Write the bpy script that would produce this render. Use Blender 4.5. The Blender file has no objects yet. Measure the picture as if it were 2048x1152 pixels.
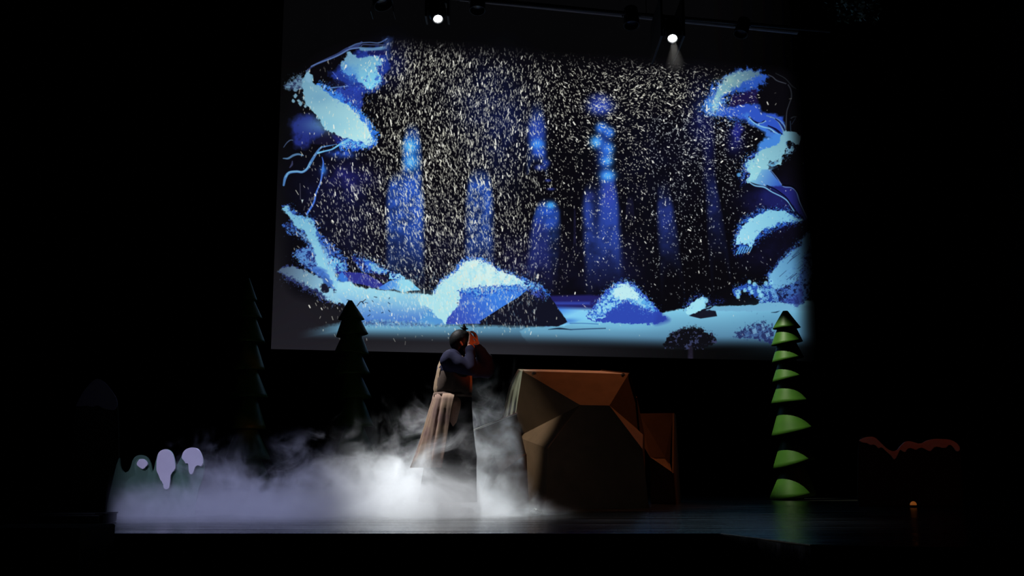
import bpy, bmesh, math, random
import numpy as np
from mathutils import Vector, Matrix, Euler

S = bpy.context.scene
C = S.collection
R = math.radians
random.seed(4)

# ================================================================= camera, world, lamps, exposure
FPX, PITCH, EYE = 2160.0, math.atan(364/2160), 0.42      # focal length in pixels of the 2048 wide frame
cam_data = bpy.data.cameras.new('camera')
cam_data.sensor_fit = 'HORIZONTAL'; cam_data.sensor_width = 36.0
cam_data.lens = 36.0*FPX/2048
cam_data.clip_end = 200
cam = bpy.data.objects.new('camera', cam_data); C.objects.link(cam)
cam.location = (0, 0, EYE); cam.rotation_euler = (R(90)+PITCH, 0, 0)
S.camera = cam

def W(px, py, Y):
    """the point at depth Y that was measured at this place of the photograph"""
    cp, sp = math.cos(PITCH), math.sin(PITCH)
    d = Vector((px-1024, FPX*cp-(576-py)*sp, FPX*sp+(576-py)*cp))
    return Vector((0, 0, EYE))+d*(Y/d.y)
def floor_at(px, Y):
    f = Y*math.cos(PITCH)-EYE*math.sin(PITCH)
    return Vector(((px-1024)*f/FPX, Y, 0))

world = bpy.data.worlds.new('dark_hall'); S.world = world
world.use_nodes = True
world.node_tree.nodes['Background'].inputs[0].default_value = (0.01, 0.012, 0.02, 1)
world.node_tree.nodes['Background'].inputs[1].default_value = 0.02
S.view_settings.view_transform = 'Standard'; S.view_settings.look = 'None'
S.view_settings.exposure = 0.0; S.view_settings.gamma = 1.0; S.view_settings.use_curve_mapping = False
S.cycles.volume_bounces = 2; S.cycles.max_bounces = 8
S.cycles.volume_step_rate = 0.55; S.cycles.volume_max_steps = 256
S.cycles.sample_clamp_indirect = 3.0
S.cycles.use_denoising = True

def spot(name, loc, target, watts, color, angle, blend=.4, size=.06):
    l = bpy.data.lights.new(name, 'SPOT'); l.energy = watts; l.color = color
    l.spot_size = R(angle); l.spot_blend = blend; l.shadow_soft_size = size
    o = bpy.data.objects.new(name, l); C.objects.link(o)
    o.location = loc
    o.rotation_euler = (Vector(target)-Vector(loc)).to_track_quat('-Z', 'Y').to_euler()
    return o
LAMP_ONE, LAMP_TWO = W(876, 38, 15.2), W(1345, 77, 15.2)
spot('spot_light_backlight', LAMP_ONE+Vector((0, -.08, -.06)), W(900, 905, 10.8), 5200, (.90, .97, 1.0), 17, .9, .05)
spot('spot_light_floor', LAMP_TWO+Vector((0, -.08, -.06)), floor_at(1420, 9.6), 260, (1, .98, .92), 22, .9, .05)
spot('spot_light_key', (-3.3, 10.7, 7.2), W(880, 1005, 10.0), 5100, (.97, .98, 1.0), 17, .9, .08)
spot('spot_light_violet', (-5.6, 6.6, 3.4), W(330, 960, 10), 400, (.62, .60, 1.0), 14, .7, .1)
spot('violet_fog_fill', (-3.1, 9.0, 7.4), floor_at(450, 9.5), 2100, (.52, .56, 1.0), 23, 1, .1)  # added spot without a lamp body, brightens the left fog from above
spot('spot_light_side', (-4.3, 12.35, 7.2), W(1034, 835, 12.9), 2300, (1, .97, .80), 8.6, 1, .06)
spot('spot_light_amber_face', (2.0, 7.5, 1.5), W(946, 722, 10.4), 165, (1, .17, .04), 9, .5, .05)
spot('spot_light_amber_wash', (2.6, 13.4, 6.8), W(1230, 850, 13.0), 560, (1, .34, .13), 32, .8, .08)
spot('spot_light_amber_right', (6.2, 9.0, 3.0), W(1830, 890, 12.9), 18, (1, .10, .02), 24, .6, .08)
spot('spot_light_tree', (.9, 14.4, 8.2), W(1572, 805, 15.6), 4400, (.96, 1, .72), 10.5, .5, .05)

# ================================================================= helpers
def mat(name, col, rough=.7, spec=.3, metal=0., noise=None, bump=None, emit=None, sheen=0.):
    """noise = (scale, colour two, amount); bump = (scale, strength, distance)"""
    m = bpy.data.materials.new(name); m.use_nodes = True
    nt = m.node_tree; b = nt.nodes['Principled BSDF']
    b.inputs['Base Color'].default_value = (*col, 1); b.inputs['Roughness'].default_value = rough
    b.inputs['Specular IOR Level'].default_value = spec; b.inputs['Metallic'].default_value = metal
    if sheen:
        b.inputs['Sheen Weight'].default_value = sheen
    tc = nt.nodes.new('ShaderNodeTexCoord')
    if noise:
        n = nt.nodes.new('ShaderNodeTexNoise'); n.inputs['Scale'].default_value = noise[0]; n.inputs['Detail'].default_value = 5
        nt.links.new(tc.outputs['Object'], n.inputs['Vector'])
        r = nt.nodes.new('ShaderNodeMapRange'); r.inputs[1].default_value = .35; r.inputs[2].default_value = .65
        r.inputs[3].default_value = 0; r.inputs[4].default_value = noise[2]
        nt.links.new(n.outputs['Fac'], r.inputs[0])
        x = nt.nodes.new('ShaderNodeMix'); x.data_type = 'RGBA'
        x.inputs[6].default_value = (*col, 1); x.inputs[7].default_value = (*noise[1], 1)
        nt.links.new(r.outputs[0], x.inputs[0]); nt.links.new(x.outputs[2], b.inputs['Base Color'])
    if bump:
        n = nt.nodes.new('ShaderNodeTexNoise'); n.inputs['Scale'].default_value = bump[0]; n.inputs['Detail'].default_value = 4
        nt.links.new(tc.outputs['Object'], n.inputs['Vector'])
        k = nt.nodes.new('ShaderNodeBump'); k.inputs['Strength'].default_value = bump[1]; k.inputs['Distance'].default_value = bump[2]
        nt.links.new(n.outputs['Fac'], k.inputs['Height']); nt.links.new(k.outputs[0], b.inputs['Normal'])
    if emit:
        b.inputs['Emission Color'].default_value = (*emit[0], 1); b.inputs['Emission Strength'].default_value = emit[1]
    return m

def link(name, me, material=None, parent=None, smooth=False):
    o = bpy.data.objects.new(name, me); C.objects.link(o)
    if material:
        me.materials.append(material)
    if smooth:
        me.polygons.foreach_set('use_smooth', [True]*len(me.polygons))
    if parent:
        o.parent = parent
        o.matrix_parent_inverse = Matrix.Translation(-parent.location)
    return o
def obj(name, bm, material=None, parent=None, smooth=False):
    me = bpy.data.meshes.new(name); bmesh.ops.recalc_face_normals(bm, faces=bm.faces); bm.to_mesh(me); bm.free()
    return link(name, me, material, parent, smooth)
def tag(o, label=None, cat=None, group=None, kind=None):
    if label: o['label'] = label
    if cat: o['category'] = cat
    if group: o['group'] = group
    if kind: o['kind'] = kind
    return o
def thing(name, label, cat, loc, group=None):
    o = bpy.data.objects.new(name, None); C.objects.link(o); o.location = loc; o.empty_display_size = .2
    return tag(o, label, cat, group)

def box(bm, c, size, rot=None, bevel=0.):
    r = bmesh.ops.create_cube(bm, size=1)
    vs = r['verts']
    M = Matrix.Translation(c) @ (rot.to_4x4() if rot else Matrix.Identity(4)) @ Matrix.Diagonal((*size, 1))
    bmesh.ops.transform(bm, matrix=M, verts=vs)
    if bevel:
        es = list({e for v in vs for e in v.link_edges})
        bmesh.ops.bevel(bm, geom=es, offset=bevel, segments=2, affect='EDGES', profile=.5)
def tube(bm, a, b, ra, rb=None, n=16, caps=True):
    a, b = Vector(a), Vector(b); rb = ra if rb is None else rb
    q = (b-a).to_track_quat('Z', 'Y')
    ra_, rb_ = [], []
    for i in range(n):
        t = 2*math.pi*i/n; u = q @ Vector((math.cos(t), math.sin(t), 0))
        ra_.append(bm.verts.new(a+u*ra)); rb_.append(bm.verts.new(b+u*rb))
    for i in range(n):
        j = (i+1) % n; bm.faces.new((ra_[i], ra_[j], rb_[j], rb_[i]))
    if caps:
        bm.faces.new(ra_[::-1]); bm.faces.new(rb_)
def lathe(bm, prof, M, n=28, caps=True):
    """prof: (radius, height) pairs round the local z axis, M places it"""
    rings = []
    for r, z in prof:
        rings.append([bm.verts.new(M @ Vector((r*math.cos(2*math.pi*i/n), r*math.sin(2*math.pi*i/n), z))) for i in range(n)])
    for p, q in zip(rings, rings[1:]):
        for i in range(n):
            j = (i+1) % n; bm.faces.new((p[i], p[j], q[j], q[i]))
    if caps:
        bm.faces.new(rings[0][::-1]); bm.faces.new(rings[-1])
def plate(bm, pts, thick):
    """a flat or nearly flat polygon given by its corner points, made into a board of this thickness behind it"""
    vs = [bm.verts.new(p) for p in pts]
    n = Vector()
    for i in range(len(pts)):
        a, b = Vector(pts[i]), Vector(pts[(i+1) % len(pts)]); n += a.cross(b)
    n.normalize()
    if n.y > 0: n = -n                                  # n looks at the audience
    bk = [bm.verts.new(Vector(p)-n*thick) for p in pts]
    bm.faces.new(vs); bm.faces.new(bk[::-1])
    k = len(vs)
    for i in range(k):
        j = (i+1) % k; bm.faces.new((vs[i], bk[i], bk[j], vs[j]))
def aim(loc, d):
    return Matrix.Translation(loc) @ Vector(d).to_track_quat('Z', 'Y').to_matrix().to_4x4()
def curve_pts(pts, n=6):
    q = [2*Vector(pts[0])-Vector(pts[1])]+[Vector(p) for p in pts]+[2*Vector(pts[-1])-Vector(pts[-2])]
    out = []
    for i in range(1, len(q)-2):
        for k in range(n):
            t = k/n; p0, p1, p2, p3 = q[i-1:i+3]
            out.append(.5*((2*p1)+(p2-p0)*t+(2*p0-5*p1+4*p2-p3)*t*t+(3*p1-p0-3*p2+p3)*t**3))
    return out+[q[-2]]
def fuse(name, bm, voxel, smooth=4, material=None, parent=None):
    """joins overlapping rounded shapes into one continuous skin"""
    me = bpy.data.meshes.new('tmp'); bm.to_mesh(me); bm.free()
    o = bpy.data.objects.new('tmp', me); C.objects.link(o)
    m = o.modifiers.new('r', 'REMESH'); m.mode = 'VOXEL'; m.voxel_size = voxel; m.use_smooth_shade = True
    s = o.modifiers.new('s', 'SMOOTH'); s.iterations = smooth; s.factor = .5
    dg = bpy.context.evaluated_depsgraph_get()
    new = bpy.data.meshes.new_from_object(o.evaluated_get(dg))
    bpy.data.objects.remove(o); bpy.data.meshes.remove(me)
    new.name = name; new.materials.clear()
    return link(name, new, material, parent, True)
def ball(bm, c, r, scale=(1, 1, 1), rot=None, seg=16):
    res = bmesh.ops.create_uvsphere(bm, u_segments=seg, v_segments=max(8, seg//2+2), radius=1)
    M = Matrix.Translation(c) @ (rot.to_4x4() if rot else Matrix.Identity(4)) @ Matrix.Diagonal((r*scale[0], r*scale[1], r*scale[2], 1))
    bmesh.ops.transform(bm, matrix=M, verts=res['verts'])
def chain(bm, pts, seg=14):
    """limb through (point, radius) pairs"""
    for p, r in pts:
        ball(bm, p, r, seg=seg)
    for (a, ra), (b, rb) in zip(pts, pts[1:]):
        tube(bm, a, b, ra, rb, n=seg)

# ================================================================= the hall
M_black = mat('black_velvet', (.006, .006, .007), .95, .05, noise=(3, (.003, .003, .004), .8))
M_wall = mat('black_wall_paint', (.008, .008, .009), .9, .1, bump=(30, .2, .01))

def floor_material():
    m = bpy.data.materials.new('glossy_black_stage_floor'); m.use_nodes = True
    nt = m.node_tree; b = nt.nodes['Principled BSDF']; L = nt.links.new
    tc = nt.nodes.new('ShaderNodeTexCoord')
    mp = nt.nodes.new('ShaderNodeMapping'); mp.inputs['Scale'].default_value = (.4, 5.5, 1)
    L(tc.outputs['Object'], mp.inputs['Vector'])
    n = nt.nodes.new('ShaderNodeTexNoise'); n.inputs['Scale'].default_value = 2.2; n.inputs['Detail'].default_value = 6; n.inputs['Roughness'].default_value = .62
    L(mp.outputs[0], n.inputs['Vector'])
    k = nt.nodes.new('ShaderNodeBump'); k.inputs['Strength'].default_value = .35; k.inputs['Distance'].default_value = .02
    L(n.outputs['Fac'], k.inputs['Height']); L(k.outputs[0], b.inputs['Normal'])
    n2 = nt.nodes.new('ShaderNodeTexNoise'); n2.inputs['Scale'].default_value = 1.3; n2.inputs['Detail'].default_value = 5
    L(mp.outputs[0], n2.inputs['Vector'])
    r = nt.nodes.new('ShaderNodeMapRange'); r.inputs[1].default_value = .35; r.inputs[2].default_value = .68; r.inputs[3].default_value = .13; r.inputs[4].default_value = .28
    L(n2.outputs['Fac'], r.inputs[0]); L(r.outputs[0], b.inputs['Roughness'])
    c = nt.nodes.new('ShaderNodeMapRange'); c.inputs[1].default_value = .3; c.inputs[2].default_value = .7; c.inputs[3].default_value = .004; c.inputs[4].default_value = .014
    L(n.outputs['Fac'], c.inputs[0])
    cc = nt.nodes.new('ShaderNodeCombineColor')
    for i in range(3): L(c.outputs[0], cc.inputs[i])
    L(cc.outputs[0], b.inputs['Base Color']); b.inputs['Specular IOR Level'].default_value = .5
    return m
M_floor = floor_material()
FRONT = 7.42
turn, turn2 = floor_at(1436, FRONT).x, W(1620, 1087, 6.3).x
bm = bmesh.new()
outline = [(-9, FRONT), (turn, FRONT), (turn2, 6.3), (9, 4.2), (9, 22), (-9, 22)]
top = [bm.verts.new((x, y, 0)) for x, y in outline]; low = [bm.verts.new((x, y, -.12)) for x, y in outline]
bm.faces.new(top); bm.faces.new(low[::-1])
for i in range(6):
    j = (i+1) % 6; bm.faces.new((top[i], low[i], low[j], top[j]))
tag(obj('floor', bm, M_floor), kind='structure')
bm = bmesh.new()
pr = [(-9, FRONT+.02), (turn, FRONT+.02), (turn2, 6.33), (9, 4.25)]
for a, b in zip(pr, pr[1:]):
    q = [bm.verts.new((a[0], a[1], -.12)), bm.verts.new((b[0], b[1], -.12)), bm.verts.new((b[0], b[1], -1)), bm.verts.new((a[0], a[1], -1))]
    bm.faces.new(q)
    q2 = [bm.verts.new(v.co+Vector((0, .05, 0))) for v in q]; bm.faces.new(q2[::-1])
tag(obj('wall_front', bm, M_wall), kind='structure')
M_brass = mat('dull_brass_edge', (.32, .22, .10), .4, .5, .8, bump=(60, .2, .002))
bm = bmesh.new()
tube(bm, (turn+.02, FRONT-.012, -.004), (turn2, 6.29, -.004), .007, n=8)
tube(bm, (turn2, 6.29, -.004), (9, 4.19, -.004), .007, n=8)
tag(obj('trim_1', bm, M_brass), kind='structure')
def slab(name, c, s, m):
    bm = bmesh.new(); box(bm, c, s); return tag(obj(name, bm, m), kind='structure')
slab('floor.001', (0, 2, -1.05), (18.2, 12, .1), M_wall)
slab('wall_left', (-9.05, 10, 4.5), (.1, 28, 11.2), M_wall)
slab('wall_right', (9.05, 10, 4.5), (.1, 28, 11.2), M_wall)
slab('ceiling', (0, 10, 10.1), (18.2, 28, .1), M_wall)
# back drape with soft folds
bm = bmesh.new()
cols = []
for i in range(181):
    x = -9+18*i/180; y = 21.6+.12*math.sin(i*1.05)+.05*math.sin(i*2.3+1)
    cols.append((bm.verts.new((x, y, 0)), bm.verts.new((x, y, 10))))
for a, b in zip(cols, cols[1:]):
    bm.faces.new((a[0], b[0], b[1], a[1]))
bmesh.ops.solidify(bm, geom=list(bm.faces), thickness=.03)
tag(obj('wall_back', bm, M_black, smooth=True), kind='structure')
# ----------------------------------------------------------------- the projected winter picture, painted by code
import numpy as np

def smooth_line(pts, n=8):
    pts = [np.array(p, float) for p in pts]
    if len(pts) < 3:
        return np.array(pts)
    q = [2*pts[0]-pts[1]] + pts + [2*pts[-1]-pts[-2]]
    out = []
    for i in range(1, len(q)-2):
        p0, p1, p2, p3 = q[i-1], q[i], q[i+1], q[i+2]
        for k in range(n):
            t = k/n
            out.append(.5*((2*p1)+(p2-p0)*t+(2*p0-5*p1+4*p2-p3)*t*t+(3*p1-p0-3*p2+p3)*t**3))
    out.append(pts[-1])
    return np.array(out)

class Painter:
    """Paints on an array of texels; X, Y give each texel's place in plan units of the picture."""
    def __init__(s, X, Y, inv, seed=5):
        s.X, s.Y, s.inv = X.astype(np.float32), Y.astype(np.float32), inv
        s.H, s.W = X.shape
        s.img = np.zeros((s.H, s.W, 3), np.float32)
        s.rng = np.random.default_rng(seed)
        s.noises = {}
        s.texel = inv(1001, 400)[0]-inv(1000, 400)[0]
    def lattice(s, period, seed):
        r = np.random.default_rng(seed)
        gx = (s.X-500)/period + 8; gy = (s.Y+120)/period + 8
        ix = np.floor(gx).astype(np.int32); iy = np.floor(gy).astype(np.int32)
        fx = gx-ix; fy = gy-iy
        fx = fx*fx*(3-2*fx); fy = fy*fy*(3-2*fy)
        g = r.random((int(iy.max())+3, int(ix.max())+3)).astype(np.float32)
        ix = np.clip(ix, 0, g.shape[1]-2); iy = np.clip(iy, 0, g.shape[0]-2)
        return (g[iy, ix]*(1-fx)+g[iy, ix+1]*fx)*(1-fy)+(g[iy+1, ix]*(1-fx)+g[iy+1, ix+1]*fx)*fy
    def noise(s, period):
        """fbm in -1..1, three octaves starting at the period"""
        if period not in s.noises:
            n = 0.
            for k, a in enumerate((.5, .3, .2)):
                n = n + a*s.lattice(max(period/2**k, 1.6), 11*int(period)+k)
            s.noises[period] = np.clip((n-.5)*3.2, -1, 1)
        return s.noises[period]
    def win(s, x0, y0, x1, y1):
        c = np.array([s.inv(x, y) for x, y in ((x0, y0), (x1, y0), (x0, y1), (x1, y1))])
        a0 = max(int(c[:, 0].min()), 0); a1 = min(int(c[:, 0].max())+2, s.W)
        b0 = max(int(c[:, 1].min()), 0); b1 = min(int(c[:, 1].max())+2, s.H)
        if a1 <= a0 or b1 <= b0:
            return None
        return (slice(b0, b1), slice(a0, a1))
    def put(s, w, m, col):
        m = np.clip(m, 0, 1)[..., None]
        s.img[w] = s.img[w]*(1-m)+np.asarray(col, np.float32)*m
    def ramp(s, w, grad):
        """grad = (x0,y0,col0, x1,y1,col1)"""
        x0, y0, c0, x1, y1, c1 = grad
        dx, dy = x1-x0, y1-y0
        t = np.clip(((s.X[w]-x0)*dx+(s.Y[w]-y0)*dy)/(dx*dx+dy*dy), 0, 1)[..., None]
        return np.array(c0, np.float32)*(1-t)+np.array(c1, np.float32)*t
    def sd(s, w, pts):
        px, py = s.X[w], s.Y[w]
        d = np.full(px.shape, 1e9, np.float32); inside = np.zeros(px.shape, bool)
        n = len(pts)
        for i in range(n):
            ax, ay = pts[i]; bx, by = pts[(i+1) % n]
            ex, ey = bx-ax, by-ay
            L = ex*ex+ey*ey+1e-9
            t = np.clip(((px-ax)*ex+(py-ay)*ey)/L, 0, 1)
            d = np.minimum(d, (px-ax-t*ex)**2+(py-ay-t*ey)**2)
            if abs(ey) > 1e-6:
                c = ((ay > py) != (by > py)) & (px < ex*(py-ay)/ey+ax)
                inside ^= c
        d = np.sqrt(d)
        return np.where(inside, d, -d)
    def poly(s, pts, col, soft=1.5, amp=0., per=8, alpha=1., mottle=None, curve=True):
        pts = np.array(pts, float)
        if curve:
            q = smooth_line(list(pts)+[pts[0]], 4)[:-1]
        else:
            q = pts
        mg = amp+soft+2
        w = s.win(q[:, 0].min()-mg, q[:, 1].min()-mg, q[:, 0].max()+mg, q[:, 1].max()+mg)
        if w is None:
            return
        d = s.sd(w, q)
        if amp:
            d = d + amp*s.noise(per)[w]
        m = np.clip(d/soft+.5, 0, 1)*alpha
        c = s.ramp(w, col) if len(col) == 6 else np.array(col, np.float32)
        if mottle:                                      # (period, threshold, softness, colour)
            p, th, sf, mc = mottle[:4]
            k = np.clip((s.noise(p)[w]-th)/sf+.5, 0, 1)
            if len(mottle) > 4:                         # only within this distance of the edge
                k = k*np.clip((mottle[4]-d)/(.4*mottle[4]), 0, 1)
            k = k[..., None]
            c = c*(1-k)+np.array(mc, np.float32)*k
        s.put(w, m, c)
    def stroke(s, pts, width, col, alpha=1., soft=1.2):
        q = smooth_line(pts, 8)
        n = len(q)
        ws = np.interp(np.linspace(0, 1, n), np.linspace(0, 1, len(width)), width) if np.ndim(width) else np.full(n, width)
        mg = ws.max()+soft+2
        w = s.win(q[:, 0].min()-mg, q[:, 1].min()-mg, q[:, 0].max()+mg, q[:, 1].max()+mg)
        if w is None:
            return
        px, py = s.X[w], s.Y[w]
        d = np.full(px.shape, -1e9, np.float32)
        for i in range(n-1):
            (ax, ay), (bx, by) = q[i], q[i+1]
            ex, ey = bx-ax, by-ay
            L = ex*ex+ey*ey+1e-9
            t = np.clip(((px-ax)*ex+(py-ay)*ey)/L, 0, 1)
            d = np.maximum(d, ws[i]*.5-np.sqrt((px-ax-t*ex)**2+(py-ay-t*ey)**2))
        s.put(w, np.clip(d/soft+.5, 0, 1)*alpha, col)
    def blob(s, x, y, rx, ry, col, alpha=1., p=1., noise=0, per=20):
        w = s.win(x-2.6*rx, y-2.6*ry, x+2.6*rx, y+2.6*ry)
        if w is None:
            return
        r = ((s.X[w]-x)/rx)**2+((s.Y[w]-y)/ry)**2
        m = alpha*np.exp(-r**p)
        if noise:
            m = m*np.clip(1+noise*s.noise(per)[w], 0, 2)
        s.put(w, m, col)
    def band(s, x0, x1, y0, y1, col, sx=6, sy0=20, sy1=40, alpha=1., lean=0.):
        """soft upright band of light"""
        w = s.win(min(x0, x0+lean)-20, y0-sy0, max(x1, x1+lean)+20, y1+sy1)
        X, Y = s.X[w]-lean*(s.Y[w]-y0)/max(y1-y0, 1), s.Y[w]
        g = lambda v: np.clip(v, 0, 1)**2*(3-2*np.clip(v, 0, 1))
        Y = Y-(((X-(x0+x1)/2)/max((x1-x0)/2, 1))**4)*min(sy0, 22)
        m = g((X-x0)/sx+.5)*g((x1-X)/sx+.5)*g((Y-y0)/sy0+.5)*g((y1-Y)/sy1+.5)
        s.put(w, m*alpha*np.clip(.88+.38*s.noise(34)[w]+.2*s.noise(12)[w], 0, 1.1), col)
    def flake(s, x, y, ln, wd, ang, col, alpha):
        h = ln*.5+wd+1.5
        cx, cy = s.inv(x, y); k = s.texel
        a0, a1 = int(cx-h*k), int(cx+h*k)+2; b0, b1 = int(cy-h*k), int(cy+h*k)+2
        if a0 < 0 or b0 < 0 or a1 > s.W or b1 > s.H:
            return
        w = (slice(b0, b1), slice(a0, a1))
        px, py = s.X[w]-x, s.Y[w]-y
        ca, sa = np.cos(ang), np.sin(ang)
        u = np.clip(px*ca+py*sa, -ln*.5, ln*.5)
        d = wd*.5-np.sqrt((px-u*ca)**2+(py-u*sa)**2)
        s.put(w, np.clip(d/1.3+.5, 0, 1)*alpha, col)


    def spray(s, pts, n, reach, col, alpha=.9, back=.35, size=(.8, 2.2), curve=True):
        """loose specks thrown along a line, thinning with distance on both sides"""
        q = smooth_line(pts, 6) if curve else np.array(pts, float)
        seg = np.hypot(*(q[1:]-q[:-1]).T); cum = np.concatenate([[0], np.cumsum(seg)])
        for t in s.rng.uniform(0, cum[-1], n):
            i = min(int(np.searchsorted(cum, t))-1, len(seg)-1); i = max(i, 0)
            f = (t-cum[i])/max(seg[i], 1e-6)
            p = q[i]*(1-f)+q[i+1]*f
            nx, ny = (q[i+1]-q[i])[1], -(q[i+1]-q[i])[0]
            L = np.hypot(nx, ny)+1e-9
            o = s.rng.exponential(reach)
            if s.rng.random() < back:
                o = -o
            c = col[s.rng.integers(len(col))]
            s.flake(p[0]+nx/L*o+s.rng.normal(0, 1), p[1]+ny/L*o+s.rng.normal(0, 1), s.rng.uniform(0, 1.8), s.rng.uniform(*size), s.rng.uniform(0, 3.1), c,
                    alpha*s.rng.uniform(.35, 1)*np.exp(-abs(o)/(reach*3)))


def paint_winter(P):
    def cr(x0, y0, k):
        return lambda *pts: [(x0+a/k, y0+b/k) for a, b in pts]
    A, B, C = cr(550, 60, 6.06), cr(550, 240, 6.06), cr(550, 420, 4.8)
    D, E, F = cr(840, 500, 5.76), cr(1380, 120, 6.777), cr(1440, 240, 5.76)
    G, Hh = cr(1400, 400, 5.2375), cr(1140, 540, 4.096)
    rng = P.rng
    X, Y = P.X, P.Y
    full = (slice(0, P.H), slice(0, P.W))
    # ---- the cloth's own dim grey, with the projector's spill
    g = np.clip((Y-60)/640, 0, 1)
    lum = 5+25*g**1.7
    lum = lum*(1-.92*np.clip((X-1050)/480, 0, 1)**.8)
    lum = np.maximum(lum, 5*np.clip((1640-X)/220, 0, 1))
    P.img[:] = lum[..., None]*np.array((1.0, .97, 1.14), np.float32)
    P.blob(900, 712, 230, 26, (45, 45, 50), .75)
    P.blob(600, 640, 70, 110, (29, 27, 34), .7)
    base = P.img.copy()
    # ---- night behind the wood
    P.poly([(600, 150), (660, 105), (760, 84), (900, 92), (1100, 112), (1300, 125), (1500, 140), (1590, 165), (1606, 300),
            (1615, 600), (1400, 640), (900, 640), (640, 600), (575, 560), (572, 420), (572, 290)], (9, 8, 13), soft=30)
    # blue haze between the trunks
    for x, y, rx, ry, c, a in [
        (1000, 260, 60, 100, (20, 30, 80), .55), (960, 200, 60, 60, (20, 28, 70), .4), (870, 500, 160, 90, (22, 24, 55), .45),
        (680, 380, 70, 60, (24, 28, 80), .6), (690, 470, 60, 60, (20, 22, 55), .5), (1050, 540, 90, 60, (24, 24, 60), .6),
        (1300, 330, 110, 120, (12, 13, 30), .6), (1220, 540, 60, 60, (22, 24, 62), .6), (780, 130, 34, 40, (22, 30, 90), .5),
        (1560, 420, 40, 50, (28, 26, 80), .65), (1520, 400, 40, 30, (28, 30, 96), .5), (1540, 510, 60, 30, (20, 20, 55), .5),
        (1400, 235, 24, 60, (26, 34, 110), .45), (1470, 280, 16, 26, (34, 40, 140), .45)]:
        P.blob(x, y, rx, ry, c, a, noise=.4)
    # trunks of blue light
    P.band(775, 846, 352, 500, (42, 80, 178), 16, 34, 190, .95)
    P.band(806, 842, 262, 400, (40, 84, 190), 16, 44, 70, .9)
    P.band(934, 984, 350, 490, (42, 82, 182), 18, 40, 170, .97)
    P.band(1058, 1090, 226, 318, (38, 68, 160), 20, 70, 30, .95)
    P.band(1070, 1122, 404, 480, (38, 70, 152), 16, 24, 150, .95, -6)
    P.band(1058, 1100, 440, 540, (34, 42, 110), 20, 30, 90, .7)
    P.band(1164, 1234, 376, 520, (40, 62, 146), 18, 44, 150, .95, 8)
    P.band(1196, 1234, 352, 470, (44, 70, 164), 16, 40, 120, .8)
    P.blob(1192, 418, 9, 60, (12, 12, 26), .6)
    P.band(1147, 1152, 420, 486, (40, 40, 84), 5, 30, 20, .5)
    P.band(1312, 1345, 388, 500, (34, 48, 116), 18, 60, 120, .95, 10)
    P.band(1408, 1434, 360, 470, (28, 38, 96), 20, 70, 130, .85, 12)
    P.band(1408, 1428, 190, 350, (20, 24, 74), 18, 40, 60, .6)
    P.band(1252, 1268, 396, 430, (22, 22, 46), 6, 16, 30, .7)
    # glows caught on them
    for x, y, rx, ry, c, a in [
        (821, 292, 15, 17, (58, 160, 245), .85), (822, 324, 15, 17, (52, 150, 240), .9), (820, 325, 5, 6, (170, 225, 240), .6), (819, 293, 7, 8, (120, 210, 245), .55),
        (1073, 260, 17, 26, (46, 76, 190), .7), (1075, 289, 13, 11, (62, 140, 240), .95), (1078, 305, 12, 8, (40, 84, 205), .8), (1080, 335, 11, 6, (48, 70, 175), .75),
        (1092, 326, 8, 8, (40, 70, 180), .6), (1096, 361, 6, 3, (46, 60, 150), .8), (1102, 378, 8, 3, (46, 60, 150), .7),
        (1101, 411, 9, 8, (66, 165, 245), .95), (1096, 424, 18, 8, (38, 84, 205), .75), (1100, 445, 14, 14, (44, 84, 200), .7), (1078, 442, 8, 6, (40, 66, 170), .6),
        (1201, 213, 25, 17, (52, 78, 190), .9), (1198, 196, 19, 10, (36, 52, 140), .6),
        (1203, 256, 12, 11, (54, 128, 238), .95), (1218, 265, 11, 11, (54, 128, 235), .95), (1194, 284, 14, 13, (62, 156, 246), .97), (1215, 298, 13, 14, (62, 150, 245), .97),
        (1213, 321, 13, 13, (62, 156, 246), .97), (1215, 351, 16, 13, (62, 150, 245), .97), (1208, 300, 15, 50, (40, 72, 200), .45),
        (1194, 285, 6, 6, (120, 205, 250), .5), (1215, 352, 8, 6, (95, 190, 250), .6), (1214, 322, 5, 5, (110, 200, 250), .5),
        (1180, 392, 11, 8, (52, 62, 150), .5), (1218, 390, 13, 26, (58, 72, 180), .5)]:
        P.blob(x, y, rx, ry, c, a, p=1.4)
    # ---- far ground and water, right of the mound
    P.poly([(1090, 592), (1180, 590), (1250, 596), (1250, 660), (1090, 660)], (34, 32, 96), soft=5, curve=False)
    P.poly([(1095, 604), (1180, 604), (1180, 609), (1095, 609)], (52, 70, 170), soft=5, curve=False)
    P.poly([(1100, 614), (1180, 618), (1250, 632), (1250, 670), (1100, 670)], (1120, 614, (58, 120, 225), 1130, 636, (130, 205, 242)), soft=8, curve=False)
    P.blob(1140, 642, 22, 5, (38, 84, 190), .8)
    # ---- top left: branch, clump and long bough
    dimcol = (62, 84, 130)
    P.poly(A((640, 560), (760, 440), (900, 330), (1000, 240), (1330, 240), (1370, 400), (1320, 640), (1180, 740), (1050, 740), (900, 700), (760, 620)), (34, 56, 150), soft=12, amp=10, per=16, alpha=.9)
    P.poly(A((780, 700), (900, 680), (1050, 690), (1040, 1000), (940, 930), (800, 850), (640, 760)), (40, 62, 165), soft=8, amp=6, per=12, alpha=.9)
    P.stroke(A((380, 500), (470, 430), (600, 370), (760, 300), (880, 230), (1000, 190), (1050, 150)), [3, 4, 6, 7, 6, 4], (44, 56, 100))
    P.stroke(A((440, 440), (540, 395), (680, 345), (800, 290), (900, 235), (1020, 215)), [2.4, 2.4, 3, 3], (82, 108, 160))
    P.stroke(A((900, 210), (1000, 165), (1140, 150), (1260, 155), (1360, 105)), [3, 2.5, 2, 2.5, 3], (66, 88, 132))
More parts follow.
